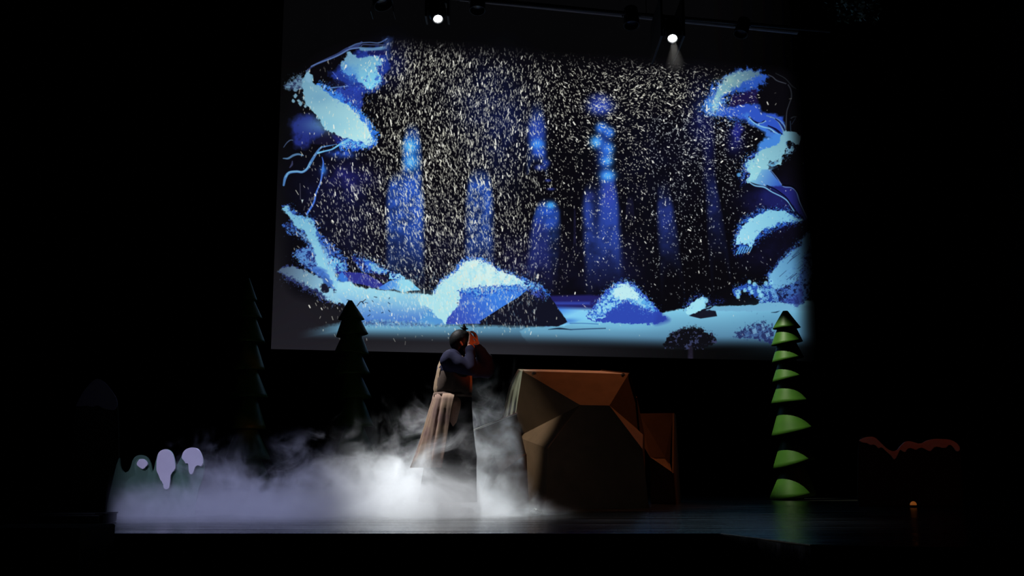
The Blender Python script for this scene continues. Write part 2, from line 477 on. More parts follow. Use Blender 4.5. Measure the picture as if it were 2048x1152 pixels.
    P.stroke(A((1040, 200), (1070, 178), (1200, 180), (1330, 180)), 2, (60, 70, 110))
    P.poly(A((1020, 205), (1180, 215), (1330, 195), (1330, 235), (1180, 250), (1040, 250)), (88, 130, 170), soft=3)
    P.poly(A((1320, 120), (1400, 110), (1390, 320), (1340, 320)), (40, 62, 124), soft=12, amp=4, per=8, alpha=.75)
    P.poly(A((1120, 260), (1330, 255), (1330, 300), (1140, 300)), (24, 26, 80), soft=3)
    P.poly(A((770, 420), (860, 340), (900, 275), (960, 300), (1030, 330), (1120, 310), (1230, 320), (1320, 340), (1300, 400), (1240, 450), (1250, 530), (1280, 580),
             (1270, 640), (1180, 710), (1120, 720), (1050, 660), (1000, 590), (960, 560), (860, 530), (800, 470)),
           (705, 115, (108, 156, 186), 735, 175, (128, 208, 236)), soft=3, amp=4, per=9, mottle=(6, .75, .4, (60, 110, 200)))
    P.poly(A((880, 420), (980, 470), (1010, 560), (990, 640), (900, 600), (820, 500)), (62, 124, 206), soft=14, amp=5, alpha=.55)
    P.stroke(A((700, 510), (740, 560), (780, 620), (890, 680)), 1.6, (72, 96, 190))
    P.stroke(A((640, 710), (760, 690), (880, 680)), [3, 2], (96, 140, 205))
    P.poly(A((650, 620), (760, 600), (860, 670), (640, 690)), (16, 15, 34), soft=4, alpha=.8)
    # blue bough under-side left
    P.poly(A((200, 1100), (420, 1010), (560, 1150)) + B((620, 150), (560, 210), (430, 280), (330, 330), (230, 300), (190, 120)), (33, 44, 120), soft=12, amp=4, per=14, mottle=(10, .4, .6, (26, 32, 86)))
    P.poly(B((440, 290), (560, 200), (630, 130), (760, 180), (870, 240), (760, 290), (620, 300)), (20, 18, 42), soft=3)
    P.poly(B((700, 190), (800, 200), (870, 240), (760, 290)), (28, 32, 100), soft=8)
    # pale fringe upper left
    P.poly(A((120, 680), (240, 580), (330, 570), (360, 640), (350, 720), (260, 740), (200, 720)), (96, 130, 156), soft=6, amp=5, per=7, mottle=(6, .1, .6, (40, 50, 84)))
    bough = A((360, 560), (400, 490), (440, 540), (470, 640), (560, 680), (640, 770), (720, 830), (860, 890), (960, 980), (1050, 1080), (1110, 1140)) + \
        B((1120, 60), (1160, 150), (1190, 230), (1150, 300), (1060, 275), (950, 245), (880, 235), (760, 175), (640, 135), (560, 40), (490, -60)) + \
        A((420, 960), (360, 880), (330, 820), (360, 790), (340, 740), (330, 640))
    P.poly(A((520, 640), (760, 780), (950, 920), (1100, 1060), (1160, 1150)) + B((1210, 120), (1240, 270), (1100, 330), (800, 330), (900, 100), (500, -250)), (46, 112, 214), soft=3, amp=8, per=6)
    P.poly(B((820, 240), (1000, 250), (1180, 280), (1160, 330), (1000, 360), (880, 340), (780, 300)), (92, 178, 236), soft=3, amp=6, per=5, mottle=(5, .0, .4, (28, 70, 180)))
    P.poly(bough, (615, 165, (112, 160, 184), 720, 275, (176, 226, 232)), soft=2, amp=3.2, per=7)
    P.blob(640, 195, 26, 14, (98, 150, 184), .5); P.blob(650, 250, 40, 16, (120, 186, 216), .5)
    P.poly(A((380, 520), (410, 500), (440, 600), (420, 640), (370, 600)), (124, 170, 196), soft=3)
    for a, b, r in ((250, 800, 4), (290, 860, 4), (310, 890, 5), (220, 860, 3), (370, 920, 3)):
        (x, y), = A((a, b)); P.poly([(x-r, y), (x, y-r), (x+r, y), (x, y+r)], (110, 150, 172), soft=2, amp=1.5, per=5)
    # ---- left branches
    bc = (86, 146, 196)
    P.stroke(B((105, 790), (125, 700), (170, 640), (260, 625), (330, 630), (390, 590), (430, 520), (490, 420), (550, 340), (600, 322), (740, 296)), [4, 6, 5.5, 5, 5, 5, 6, 5, 3.5, 3, 1], (74, 120, 178))
    P.stroke(B((130, 690), (170, 635), (260, 622), (330, 628), (385, 590), (430, 510)), 2, (128, 188, 214), .8)
    P.stroke(B((520, 400), (600, 378), (690, 355), (780, 300), (890, 245)), [4, 3, 3, 4, 6], (110, 184, 226))
    P.stroke(B((100, 465), (160, 465), (220, 430), (280, 415), (340, 430)), [2, 4, 4.5, 4, 2.5], (76, 112, 150))
    P.stroke(B((105, 330), (145, 275), (185, 245), (215, 245)), [1.5, 2.5, 2], (58, 74, 104))
    P.stroke(B((210, 500), (205, 540), (180, 575)), [2, 4, 2], (52, 56, 88))
    P.stroke(B((570, 450), (585, 520), (575, 620), (550, 760), (500, 880), (470, 1000), (385, 1140)), [1.5, 3, 4, 3, 3, 4, 4], (66, 110, 208))
    P.blob(647, 340, 6, 9, (58, 130, 226), .8)
    P.stroke(B((303, 770), (308, 960)), 1.5, (62, 62, 76))
    P.poly(B((318, 965), (345, 965), (330, 1010)), (190, 205, 205), soft=1.5, curve=False)
    P.blob(700, 355, 40, 22, (40, 40, 130), .5, noise=.6)
    P.blob(684, 308, 24, 8, (46, 88, 205), .8, noise=.6, per=8)
    # ---- lower left: leaning drift
    def drift(pts, col, **k):
        P.poly(pts, col, **k)
    drift(C((80, -30), (130, -40), (250, 60), (360, 80), (420, 190), (560, 330), (690, 500), (680, 600), (560, 620), (430, 640), (300, 560), (190, 440), (200, 380), (330, 340), (220, 260), (110, 200), (95, 130), (160, 90)),
          (52, 92, 176), soft=2, amp=6, per=5, mottle=(4, .15, .35, (22, 26, 60)))
    drift(C((200, 380), (300, 350), (420, 360), (440, 560), (300, 540), (210, 450)), (84, 134, 196), soft=3, amp=3, per=5, mottle=(4, .25, .35, (32, 44, 110)))
    drift(C((100, 170), (200, 180), (330, 240), (330, 330), (220, 250), (120, 200)), (64, 108, 176), soft=2, amp=3, per=5, mottle=(4, .1, .4, (24, 30, 66)))
    drift(C((470, 400), (580, 460), (670, 520), (660, 590), (560, 590), (480, 520)), (104, 176, 226), soft=2, amp=5, per=5, mottle=(5, .35, .3, (34, 60, 150)))
    drift(C((60, -20), (130, -45), (150, 20), (250, 60), (350, 80), (385, 150), (400, 220), (440, 330), (480, 440), (540, 560), (620, 690), (700, 680), (760, 730), (760, 800), (680, 900), (610, 880),
           (560, 760), (470, 600), (400, 520), (380, 400), (330, 310), (280, 210), (190, 150), (150, 80)), (600, 440, (120, 182, 210), 680, 590, (150, 215, 236)), soft=3, amp=2.5, per=6)
    drift(C((330, 560), (470, 570), (560, 720), (540, 790), (440, 680)), (68, 116, 198), soft=5, amp=3, per=6, alpha=.85)
    for k in range(14):
        t = k/13; P.stroke(C((430+50*t, 330+20*t), (480+60*t, 500), (620+60*t, 800-40*t)), .9, (176, 224, 240) if k % 2 else (96, 160, 214), .55)
    for k in range(6):
        P.stroke(C((190+16*k, 200+4*k), (270+14*k, 260+8*k), (340+10*k, 330)), .9, (130, 180, 214), .55)
    drift(C((40, 590), (90, 540), (190, 555), (320, 600), (420, 650), (520, 760), (600, 800), (640, 880), (540, 880), (440, 860), (380, 800), (250, 740), (120, 660)), (40, 50, 96), soft=3, amp=7, per=5)
    drift(C((25, 600), (80, 545), (170, 550), (300, 585), (400, 630), (470, 700), (560, 770), (680, 800), (690, 900), (560, 890), (470, 840), (430, 770), (350, 750), (250, 690), (120, 630)),
          (562, 550, (74, 92, 116), 650, 580, (142, 196, 222)), soft=4, amp=4, per=6)
    P.poly(C((430, 740), (480, 700), (520, 770), (470, 790)), (22, 22, 40), soft=3, amp=3, per=5)
    # rocks and crystals behind the bank
    P.poly(C((590, 590), (720, 595), (880, 610), (1000, 680), (1060, 740), (960, 750), (760, 700), (640, 680)), (46, 50, 140), soft=2, curve=False, amp=1, per=10)
    P.poly(C((640, 600), (680, 650), (690, 700), (640, 700), (590, 640)), (56, 116, 210), soft=3, amp=4, per=5)
    P.poly(C((730, 440), (800, 460), (900, 480), (1000, 540), (1080, 590), (1060, 620), (960, 610), (850, 600), (790, 540)), (56, 104, 206), soft=1.5, amp=3, per=6, mottle=(6, .05, .4, (24, 32, 96)))
    P.poly(C((850, 480), (920, 500), (1000, 550), (1080, 580), (1060, 600), (960, 590), (900, 530)), (120, 194, 236), soft=2, amp=4, per=6, alpha=.85, mottle=(7, .2, .4, (50, 100, 200)))
    P.poly(C((900, 605), (1060, 690), (1090, 660), (1000, 620)), (26, 22, 50), soft=2, curve=False)
    P.poly(C((1090, 600), (1200, 620), (1250, 660), (1190, 680), (1100, 650)), (132, 200, 236), soft=2, amp=4, per=6, mottle=(5, .25, .3, (30, 60, 150)))
    P.poly(C((980, 755), (1100, 680), (1180, 660), (1280, 670), (1400, 770), (1300, 775), (1230, 790), (1140, 760), (1060, 770)), (755, 570, (50, 104, 214), 815, 575, (118, 196, 236)), soft=1.5, curve=False)
    P.poly(C((1180, 665), (1290, 670), (1340, 720), (1240, 785), (1180, 740)), (158, 222, 236), soft=4, amp=4, per=7, alpha=.8)
    # ---- snow ground
    P.poly([(676, 566), (690, 563), (704, 566), (712, 572), (740, 577), (800, 584), (868, 591), (900, 600), (930, 640), (900, 650), (820, 648), (720, 644), (702, 630), (686, 606), (672, 588)],
           (760, 575, (158, 216, 234), 760, 645, (70, 118, 200)), soft=3.5, amp=2.5)
    P.blob(840, 605, 80, 18, (150, 214, 230), .5); P.blob(760, 590, 60, 10, (160, 222, 232), .5)
    P.poly([(855, 612), (872, 625), (890, 648), (840, 650), (846, 628)], (84, 150, 212), soft=6, amp=3, per=6)
    for k in range(12):
        x, y = rng.uniform(690, 800), rng.uniform(580, 632); P.flake(x, y, rng.uniform(2, 6), 1.4, rng.uniform(0, 3), (30, 44, 70), .9)
    P.stroke([(714, 612), (722, 603), (727, 607)], 1.8, (26, 36, 56)); P.stroke([(726, 603), (731, 599)], 1.8, (26, 36, 56))
    # ledge below it
    P.poly([(560, 672), (640, 655), (700, 646), (800, 646), (900, 650), (1000, 652), (1150, 656), (1250, 662), (1260, 720), (560, 720)],
           (900, 650, (106, 164, 196), 902, 686, (64, 100, 126)), soft=8, amp=2, per=6)
    P.poly([(690, 637), (760, 640), (850, 646), (850, 652), (760, 652), (690, 648)], (62, 92, 150), soft=3, amp=5, per=4, alpha=.75, mottle=(4, .0, .4, (98, 150, 196)))
    P.spray([(690, 646), (760, 648), (860, 650)], 160, 3, [(70, 100, 160), (40, 52, 90), (130, 190, 220)], .8)
    # right ground
    P.poly([(1128, 652), (1170, 640), (1240, 634), (1330, 624), (1362, 618), (1400, 613), (1430, 612), (1500, 611), (1540, 607), (1580, 606), (1634, 610), (1634, 720), (1560, 720), (1400, 720), (1130, 720), (1040, 662)],
           (1300, 622, (128, 200, 230), 1302, 690, (74, 116, 148)), soft=3, amp=1.5)
    w = P.win(530, 600, 1650, 745)
    gm = lambda v: np.clip(v, 0, 1)**2*(3-2*np.clip(v, 0, 1))
    yb = np.interp(P.X[w], [600, 900, 1150, 1350, 1600], [666, 675, 682, 689, 684])
    m = np.maximum(gm((P.Y[w]-yb+17)/30), (1-gm((P.X[w]-590)/130))*gm((P.Y[w]-642)/8)*(P.X[w] < 730))
    P.put(w, m, base[w])
    P.blob(1180, 643, 46, 10, (126, 206, 240), .7); P.blob(1260, 652, 70, 10, (120, 190, 226), .6)
    P.blob(1560, 650, 80, 40, (84, 140, 176), .55)
    P.stroke(D((1480, 915), (1600, 905), (1750, 918)), [1, 3.5, 1], (26, 46, 70)); P.stroke(Hh((0, 488), (150, 482), (290, 478)), 2.2, (44, 74, 110), .9); P.stroke(Hh((0, 437), (110, 437), (230, 443)), 1.8, (60, 110, 170), .8)
    P.stroke(Hh((1650, 348), (1690, 345), (1730, 328)), [1, 2.5, 1], (36, 62, 88))
    # ---- great mound
    P.poly(D((160, 520), (190, 440), (240, 360), (320, 300), (400, 240), (440, 160), (520, 100), (640, 95), (760, 130), (900, 210), (1060, 270), (1200, 330), (1320, 390), (1420, 440), (1500, 530), (1440, 590), (1250, 500), (900, 560), (500, 600), (300, 560)),
           (48, 104, 206), soft=2, amp=5, per=5, mottle=(4, .3, .4, (20, 30, 90)))
    P.poly(D((460, 480), (700, 440), (1000, 440), (1250, 430), (1190, 510), (1040, 600), (900, 690), (690, 850), (300, 850), (330, 760), (430, 650)), (900, 640, (56, 74, 176), 980, 585, (58, 122, 222)), soft=2, curve=False)
    P.poly(D((480, 620), (700, 560), (740, 580), (500, 640)), (66, 120, 214), soft=4, alpha=.7)
    P.poly(D((690, 830), (780, 770), (960, 660), (1130, 560), (1230, 470), (1400, 500), (1490, 530), (1550, 610), (1700, 830), (1590, 880), (1200, 870), (900, 860), (700, 850)), (18, 19, 34), soft=1.8, curve=False, amp=.8, per=6)
    P.stroke(D((690, 826), (960, 655), (1130, 555), (1200, 490)), 1.4, (14, 14, 30))
    P.poly(D((1230, 460), (1320, 440), (1420, 470), (1470, 560), (1380, 570), (1290, 540)), (48, 62, 150), soft=3, amp=7, per=4, mottle=(4, .0, .4, (18, 18, 40)))
    P.poly(D((140, 520), (180, 470), (240, 370), (330, 305), (410, 250), (460, 190), (540, 125), (640, 110), (760, 145), (900, 225), (1060, 290), (1220, 370), (1240, 420), (1100, 410), (900, 420), (740, 460), (620, 450), (560, 480), (470, 460), (450, 560), (430, 640), (330, 760),
                  (290, 840), (200, 760), (60, 640), (0, 640), (0, 530)), (900, 600, (172, 224, 232), 960, 530, (208, 238, 236)), soft=2.2, amp=3.2, per=6, mottle=(9, .35, .8, (170, 224, 236)))
    P.poly(D((620, 440), (780, 430), (960, 420), (1150, 420), (1250, 420), (1200, 470), (900, 460), (760, 500), (640, 560), (600, 520), (540, 500), (480, 510), (470, 460)), (80, 160, 232), soft=2, amp=7, per=4, alpha=.85, mottle=(4, .0, .3, (26, 66, 176)))
    P.poly(D((1160, 350), (1250, 370), (1400, 430), (1380, 460), (1240, 430)), (96, 178, 236), soft=2, amp=5, per=4, mottle=(4, .1, .3, (26, 40, 110)))
    # ---- second mound
    P.poly(Hh((130, 380), (200, 290), (290, 180), (370, 110), (440, 95), (520, 120), (600, 190), (680, 280), (740, 350), (790, 400), (700, 440), (520, 440), (200, 420)), (46, 72, 176), soft=2, amp=3, per=5)
    P.poly(Hh((720, 350), (815, 405), (760, 436), (690, 440)), (42, 62, 160), soft=10, alpha=.8)
    P.poly(Hh((140, 380), (220, 290), (300, 200), (380, 125), (440, 108), (510, 140), (590, 220), (660, 300), (560, 290), (480, 250), (420, 260), (340, 330), (220, 400)), (140, 208, 238), soft=2, amp=6, per=5, mottle=(4, .25, .35, (44, 96, 200)))
    P.poly(Hh((370, 150), (440, 105), (500, 140), (560, 230), (480, 240), (400, 230), (360, 190)), (190, 234, 240), soft=3, amp=4, per=6)
    P.poly(Hh((600, 230), (690, 310), (660, 330), (590, 270)), (90, 170, 232), soft=3, amp=6, per=4)
    # small rock with its snow
    P.poly(Hh((930, 310), (990, 240), (1070, 210), (1130, 240), (1260, 230), (1250, 280), (1000, 320)), (40, 62, 150), soft=2, amp=7, per=4, alpha=.8, mottle=(4, -.1, .3, (12, 12, 26)))
    P.poly(Hh((975, 375), (1060, 330), (1160, 300), (1185, 310), (1205, 378), (1070, 398)), (22, 24, 38), soft=1.5, curve=False)
    P.poly(Hh((955, 370), (960, 310), (1010, 260), (1070, 222), (1100, 240), (1090, 300), (1050, 340), (990, 370)), (158, 222, 238), soft=2, amp=3, per=6)
    for a, b, r in ((1110, 250, 6), (1095, 290, 5), (1075, 310, 4)):
        (x, y), = Hh((a, b)); P.blob(x, y, r, r, (150, 220, 240), .95, p=3)
    # ---- right: bough at the top
    P.poly(E((280, 440), (380, 300), (560, 180), (800, 140), (1040, 190), (1000, 290), (900, 390), (700, 430), (540, 470), (480, 560), (380, 680), (260, 740), (190, 680), (230, 560)), (42, 82, 176), soft=8, amp=9, per=7)
    P.poly(E((420, 640), (700, 600), (900, 600), (1000, 720), (1240, 760), (1290, 900), (1240, 1000), (1100, 950), (900, 880), (760, 840), (500, 770), (330, 740)), (46, 82, 190), soft=8, amp=5, per=10)
    P.poly(E((560, 480), (700, 450), (890, 390), (910, 520), (900, 590), (720, 600), (540, 630)), (26, 20, 64), soft=5, amp=3, per=8)
    P.poly(E((600, 820), (700, 850), (700, 980), (640, 1060), (560, 980)), (40, 46, 150), soft=8, amp=5, alpha=.7)
    P.poly(E((400, 310), (560, 190), (780, 150), (960, 180), (860, 240), (700, 310), (640, 370), (520, 430), (420, 520), (380, 640), (330, 700), (290, 640), (330, 520)), (1440, 190, (126, 176, 190), 1520, 145, (76, 106, 128)), soft=5, amp=5, per=7)
    P.blob(1432, 208, 9, 16, (190, 224, 210), .6, noise=.8, per=6); P.blob(1460, 160, 24, 8, (150, 182, 172), .4, noise=.8, per=7)
    P.blob(1424, 214, 20, 14, (90, 170, 236), .55, noise=.9, per=5)
    P.poly(E((720, 740), (800, 730), (880, 860), (1000, 900), (1140, 980), (1260, 1000), (1240, 1080), (1060, 1040), (960, 940), (800, 860)), (62, 116, 208), soft=5, amp=3)
    dk, lt = (14, 16, 56), (120, 180, 222)
    P.stroke(E((800, 770), (870, 830), (950, 855), (1010, 825)), 2.6, dk); P.stroke(E((1060, 890), (1160, 940), (1240, 1010)), [2, 4, 5], dk)
    P.stroke(E((800, 790), (880, 860), (980, 905), (1080, 930), (1160, 985), (1240, 1030)), 2.8, lt); P.stroke(E((930, 862), (990, 850), (1025, 825)), 2.2, (104, 152, 206))
    P.stroke(E((1040, 755), (1140, 790), (1200, 840), (1250, 930), (1280, 1000)), [2, 2.4, 3, 4], (92, 130, 176)); P.stroke(E((1170, 790), (1230, 830), (1280, 890), (1300, 960)), [1.6, 2.4, 3], (92, 132, 180))
    P.stroke(E((1160, 800), (1220, 850), (1270, 930)), 2, (18, 18, 60))
    th = (52, 56, 66)
    P.stroke(E((1060, 200), (1120, 230), (1180, 280), (1300, 320)), [1.6, 2.2, 2], th); P.stroke(E((1160, 180), (1290, 250), (1380, 350), (1440, 390)), [1, 1.6, 2.6, 1], (34, 38, 44))
    P.stroke(E((1330, 335), (1365, 400), (1375, 500), (1340, 610), (1310, 720), (1300, 960)), [2, 2.6, 2.6, 2, 2, 3], th)
    P.stroke(E((1370, 790), (1400, 772), (1440, 770)), 1.8, (52, 60, 70)); P.stroke(E((1360, 830), (1365, 960)), 1.6, (44, 60, 84)); P.stroke(E((1430, 790), (1380, 870)), 1.4, (40, 52, 74))
    # right bough, bright
    P.poly(F((440, 350), (480, 240), (620, 180), (720, 180), (720, 300), (480, 380)), (66, 130, 214), soft=8, amp=5, per=7)
    P.poly(F((260, 540), (320, 420), (420, 360), (440, 480), (330, 700), (240, 760), (250, 640)), (44, 72, 164), soft=2, amp=6, per=4, mottle=(4, .0, .3, (12, 14, 36)))
    P.poly(F((700, 200), (760, 130), (880, 150), (935, 200), (900, 275), (830, 250), (770, 250), (780, 300), (840, 310), (830, 380), (770, 390), (720, 420), (720, 460), (700, 520), (640, 520), (600, 560), (560, 580),
            (480, 600), (420, 690), (320, 720), (300, 690), (340, 630), (305, 570), (310, 480), (390, 440), (430, 370), (560, 320), (680, 270)), (1500, 350, (150, 212, 224), 1590, 268, (110, 158, 180)), soft=2, amp=2.6, per=6)
    P.poly(F((570, 480), (660, 480), (620, 560), (560, 590)), (84, 150, 200), soft=4, amp=4, per=5, alpha=.7, mottle=(5, .3, .3, (20, 24, 44)))
    P.poly(F((770, 300), (840, 310), (830, 385), (760, 380)), (110, 160, 190), soft=2, amp=4, per=5, mottle=(5, .2, .3, (14, 16, 30)))
    P.poly(F((480, 570), (570, 570), (640, 660), (730, 760), (680, 830), (560, 770), (500, 760), (420, 740), (330, 710), (420, 680)), (1505, 350, (128, 194, 220), 1560, 375, (44, 84, 184)), soft=2.5, curve=False)
    P.poly(F((560, 770), (720, 760), (830, 780), (890, 850), (920, 980), (1000, 1130), (930, 1130), (820, 960), (700, 850)), (34, 38, 116), soft=4, amp=1)
    P.poly(F((500, 800), (640, 830), (800, 980), (760, 1040), (560, 1000), (480, 900)), (28, 32, 96), soft=14, alpha=.8)
    P.stroke(F((310, 700), (400, 755), (510, 775), (600, 830), (720, 890), (790, 950), (860, 1060), (930, 1140)), [2, 3, 3, 2.4, 2.4, 2.4, 2.4, 1.5], (112, 168, 210))
    P.stroke(F((540, 755), (640, 800), (760, 890), (830, 990), (930, 1120)), 2.6, (10, 12, 38))
    P.stroke(F((580, 570), (660, 670), (730, 765), (820, 780), (880, 830), (920, 950), (1000, 1120)), [1.2, 1.8, 2.2, 2, 2, 1.6], (90, 118, 176)); P.stroke(F((720, 750), (830, 765), (900, 840), (950, 960)), 3, (6, 7, 16))
    (x, y), = F((218, 632)); P.blob(x, y, 4.5, 4.5, (84, 150, 206), .95, p=3)
    # right clump
    P.poly(G((380, 280), (450, 180), (560, 140), (640, 70), (720, 100), (900, 100), (1100, 210), (960, 260), (760, 330), (640, 410), (560, 480), (480, 560), (370, 580), (340, 520)), (40, 84, 178), soft=2, amp=8, per=4, mottle=(4, .1, .3, (12, 14, 44)))
    P.poly(G((375, 470), (400, 350), (450, 270), (540, 190), (660, 130), (760, 110), (900, 125), (960, 170), (1080, 210), (960, 225), (820, 240), (760, 290), (660, 310), (600, 370), (545, 480), (470, 460)), (1480, 470, (150, 214, 236), 1580, 440, (120, 186, 214)), soft=2, amp=3, per=6)
    for k in range(6):
        P.stroke(G((420+25*k, 490), (380+28*k, 570-6*k)), [2.5, 1.2], (96, 172, 226), .85)
    # right slope
    P.poly(G((1150, 330), (1060, 410), (1060, 470), (1000, 500), (920, 550), (830, 640), (760, 740), (710, 770), (720, 850), (740, 940), (690, 1060), (800, 1090), (1100, 1080), (1160, 800), (1170, 500)), (58, 98, 170), soft=3, amp=4, per=6, mottle=(5, .1, .4, (20, 26, 62)))
    P.poly(G((1150, 350), (1070, 420), (1060, 480), (1000, 510), (920, 560), (830, 660), (770, 740), (720, 790), (740, 900), (800, 940), (900, 890), (1000, 860), (1060, 740), (1090, 600), (1150, 470)), (1540, 540, (112, 176, 214), 1615, 520, (66, 116, 158)), soft=3, amp=3, per=6)
    for k in range(26):
        x, y = rng.uniform(820, 1140), rng.uniform(560, 1000); P.stroke(G((x, y), (x+70, y-50-rng.uniform(0, 20))), [1, 2.2, .8], (16, 22, 56) if k % 3 else (96, 150, 200), .55)
    P.poly(G((590, 930), (700, 880), (800, 960), (820, 1060), (700, 1080), (640, 1090), (590, 1010)), (98, 160, 212), soft=3, amp=4, per=6, mottle=(5, .2, .4, (36, 66, 150)))
    P.poly(G((350, 930), (460, 890), (600, 890), (600, 990), (540, 1000), (440, 950), (400, 1030), (350, 990)), (44, 84, 176), soft=2, amp=5, per=5)
    for a, b, r in ((518, 858, 4), (570, 882, 4.4), (690, 872, 4.4), (470, 945, 4), (400, 970, 6), (380, 960, 3), (545, 965, 4.4), (400, 1015, 4), (740, 860, 5), (620, 950, 5), (520, 925, 4), (640, 1000, 5)):
        (x, y), = G((a, b)); P.blob(x, y, r, r*1.1, (140, 210, 236), .92, p=3)
    for a, b in ((395, 965), (560, 960), (420, 990), (745, 850)):
        (x, y), = G((a, b)); P.blob(x, y, 1.8, 1.8, (36, 76, 170), .8, p=2)
    P.poly(G((140, 1120), (260, 1110), (400, 1115), (480, 1100), (580, 1100), (640, 1080), (800, 1075), (1000, 1090), (1140, 1110), (1140, 1160), (140, 1160)), (112, 172, 206), soft=2.5, amp=1.5, per=6)
    P.poly(G((850, 1060), (1000, 990), (1060, 880), (1080, 1060), (980, 1100)), (46, 62, 140), soft=4, amp=5, per=5, alpha=.7)
    # broken pieces at the lower right
    P.poly(Hh((1360, 540), (1440, 480), (1560, 440), (1650, 480), (1640, 590), (1540, 570), (1440, 560)), (58, 86, 140), soft=6, amp=8, per=5, alpha=.85, mottle=(5, .1, .3, (30, 36, 84)))
    for pts in (((1490, 490), (1520, 470), (1535, 520), (1500, 525)), ((1565, 450), (1580, 440), (1600, 490), (1580, 500)), ((1600, 520), (1630, 510), (1640, 540), (1610, 550))):
        P.poly(Hh(*pts), (112, 160, 196), soft=2, curve=False, alpha=.9)
    # dark round-headed tree low on the right
    P.poly([(1366-40, 690), (1334, 676), (1342, 668), (1360, 660), (1378, 655), (1396, 656), (1412, 663), (1426, 670), (1432, 680), (1424, 690), (1400, 697), (1340, 696)], (14, 14, 20), soft=2.5, amp=4, per=6, mottle=(6, .55, .3, (52, 58, 90)))
    P.band(1376, 1386, 690, 735, (42, 38, 58), 5, 8, 14, .75)
    # ---- loose snow thrown from every edge
    wh, bl, md = (176, 226, 238), (40, 84, 196), (96, 176, 234)
    P.spray(A((520, 640), (760, 780), (950, 920), (1100, 1060), (1180, 1160)) + B((1200, 130), (1210, 240)), 420, 4, [bl, md, (60, 130, 220)])
    P.spray(B((1210, 240), (1100, 300), (950, 290), (800, 300)), 260, 4, [bl, md, wh])
    P.spray(A((780, 470), (900, 560), (1000, 640), (1060, 720), (1200, 720), (1290, 600), (1250, 450), (1310, 340)), 300, 5, [bl, (70, 120, 200), md], .7)
    P.spray(A((120, 680), (220, 590), (340, 560)), 120, 4, [(90, 124, 150), (60, 84, 110)], .7)
    P.spray(A((640, 760), (800, 720), (1000, 760), (1030, 900)), 160, 12, [(52, 84, 196), (70, 120, 220), (30, 40, 110)], .6)
    P.spray(C((120, -30), (250, 60), (350, 80), (400, 200), (460, 330), (560, 380), (680, 510), (660, 610)), 420, 5, [bl, md, (24, 34, 80), (60, 110, 200)], .8, .5)
    P.spray(C((95, 120), (130, 200), (230, 260), (320, 320)), 160, 4, [(50, 84, 150), (20, 24, 50), (84, 134, 190)], .8)
    P.spray(C((190, 400), (220, 470), (330, 560)), 140, 5, [(60, 100, 170), (24, 32, 70), (110, 170, 214)], .8)
    P.spray(C((60, 640), (250, 740), (380, 800), (460, 850), (600, 930)), 260, 5, [(18, 18, 36), (50, 60, 120), (84, 110, 150)], .8)
    P.spray(C((740, 450), (900, 480), (1060, 580), (1200, 640)), 240, 5, [md, wh, bl, (24, 34, 90)], .85)
    P.spray(D((170, 500), (240, 370), (400, 250), (460, 170), (560, 105), (700, 105), (900, 215), (1060, 280), (1220, 350), (1420, 440)), 620, 4, [wh, md, bl, (30, 60, 170)], .9, .3)
    P.spray(D((480, 470), (620, 470), (800, 450), (1000, 430), (1230, 430)), 520, 5, [wh, md, (70, 140, 230), (30, 66, 180)], .9, .5)
    P.spray(D((1230, 450), (1400, 480), (1480, 560)), 200, 6, [md, (60, 80, 180), (20, 24, 60)], .8, .5)
    P.spray(Hh((140, 370), (220, 280), (300, 180), (380, 110), (450, 95), (530, 130), (620, 230), (720, 340)), 520, 4.5, [wh, md, bl, (36, 60, 160)], .9, .45)
    P.spray(Hh((180, 390), (300, 330), (420, 260), (500, 250), (600, 310), (680, 340)), 420, 5, [wh, md, (60, 110, 214)], .85, .5)
    P.spray(Hh((940, 320), (1000, 240), (1070, 205), (1130, 250)), 120, 4, [md, bl, (60, 80, 180)], .8)
    P.spray(E((400, 300), (320, 430), (240, 560), (210, 680), (300, 740), (420, 640), (520, 500)), 460, 7, [md, bl, wh, (60, 110, 220)], .7, .5)
    P.spray(E((560, 480), (640, 440), (800, 400), (900, 370)), 120, 6, [(60, 110, 190), bl], .6, .5)
    P.spray(E((330, 740), (500, 780), (700, 840), (760, 740)), 220, 9, [bl, (60, 100, 200), md], .6, .5)
    P.spray(F((440, 370), (320, 430), (270, 560), (260, 700)), 240, 5, [bl, (50, 80, 170), md], .85, .4)
    P.spray(F((620, 540), (720, 450), (840, 360), (830, 260)), 100, 4, [(90, 140, 176), (40, 60, 90)], .8)
    P.spray(G((370, 480), (400, 320), (480, 200), (640, 110), (900, 100), (1000, 180)), 320, 4, [bl, (30, 50, 130), md], .85)
    P.spray(G((560, 480), (640, 370), (800, 290), (1060, 215)), 320, 5, [bl, (30, 50, 130), md], .85, .4)
    P.spray(G((1060, 420), (920, 550), (800, 680), (710, 780), (740, 930)), 240, 3.5, [(90, 160, 206), bl, (30, 50, 120)], .85, .5)
    P.spray(G((1160, 560), (1080, 760), (980, 880), (820, 960), (700, 1060)), 420, 7, [(84, 140, 190), (40, 60, 140), (18, 24, 60), (50, 84, 160)], .8, .5)
    P.spray(G((350, 940), (460, 900), (600, 920), (700, 900)), 160, 5, [md, bl, (24, 40, 110)], .85, .5)
    P.spray(Hh((1380, 550), (1460, 490), (1580, 450), (1640, 560)), 240, 7, [(40, 60, 110), (90, 140, 180), (26, 32, 70)], .75, .5)
    P.spray([(1338, 676), (1360, 661), (1386, 655), (1412, 663), (1430, 680)], 140, 3, [(14, 14, 20), (40, 52, 70)], .8, .5)
    # ---- falling snow
    def topline(x):
        return 80+.083*(x-780)+max(0, 780-x)*.42+max(0, x-1500)*.5
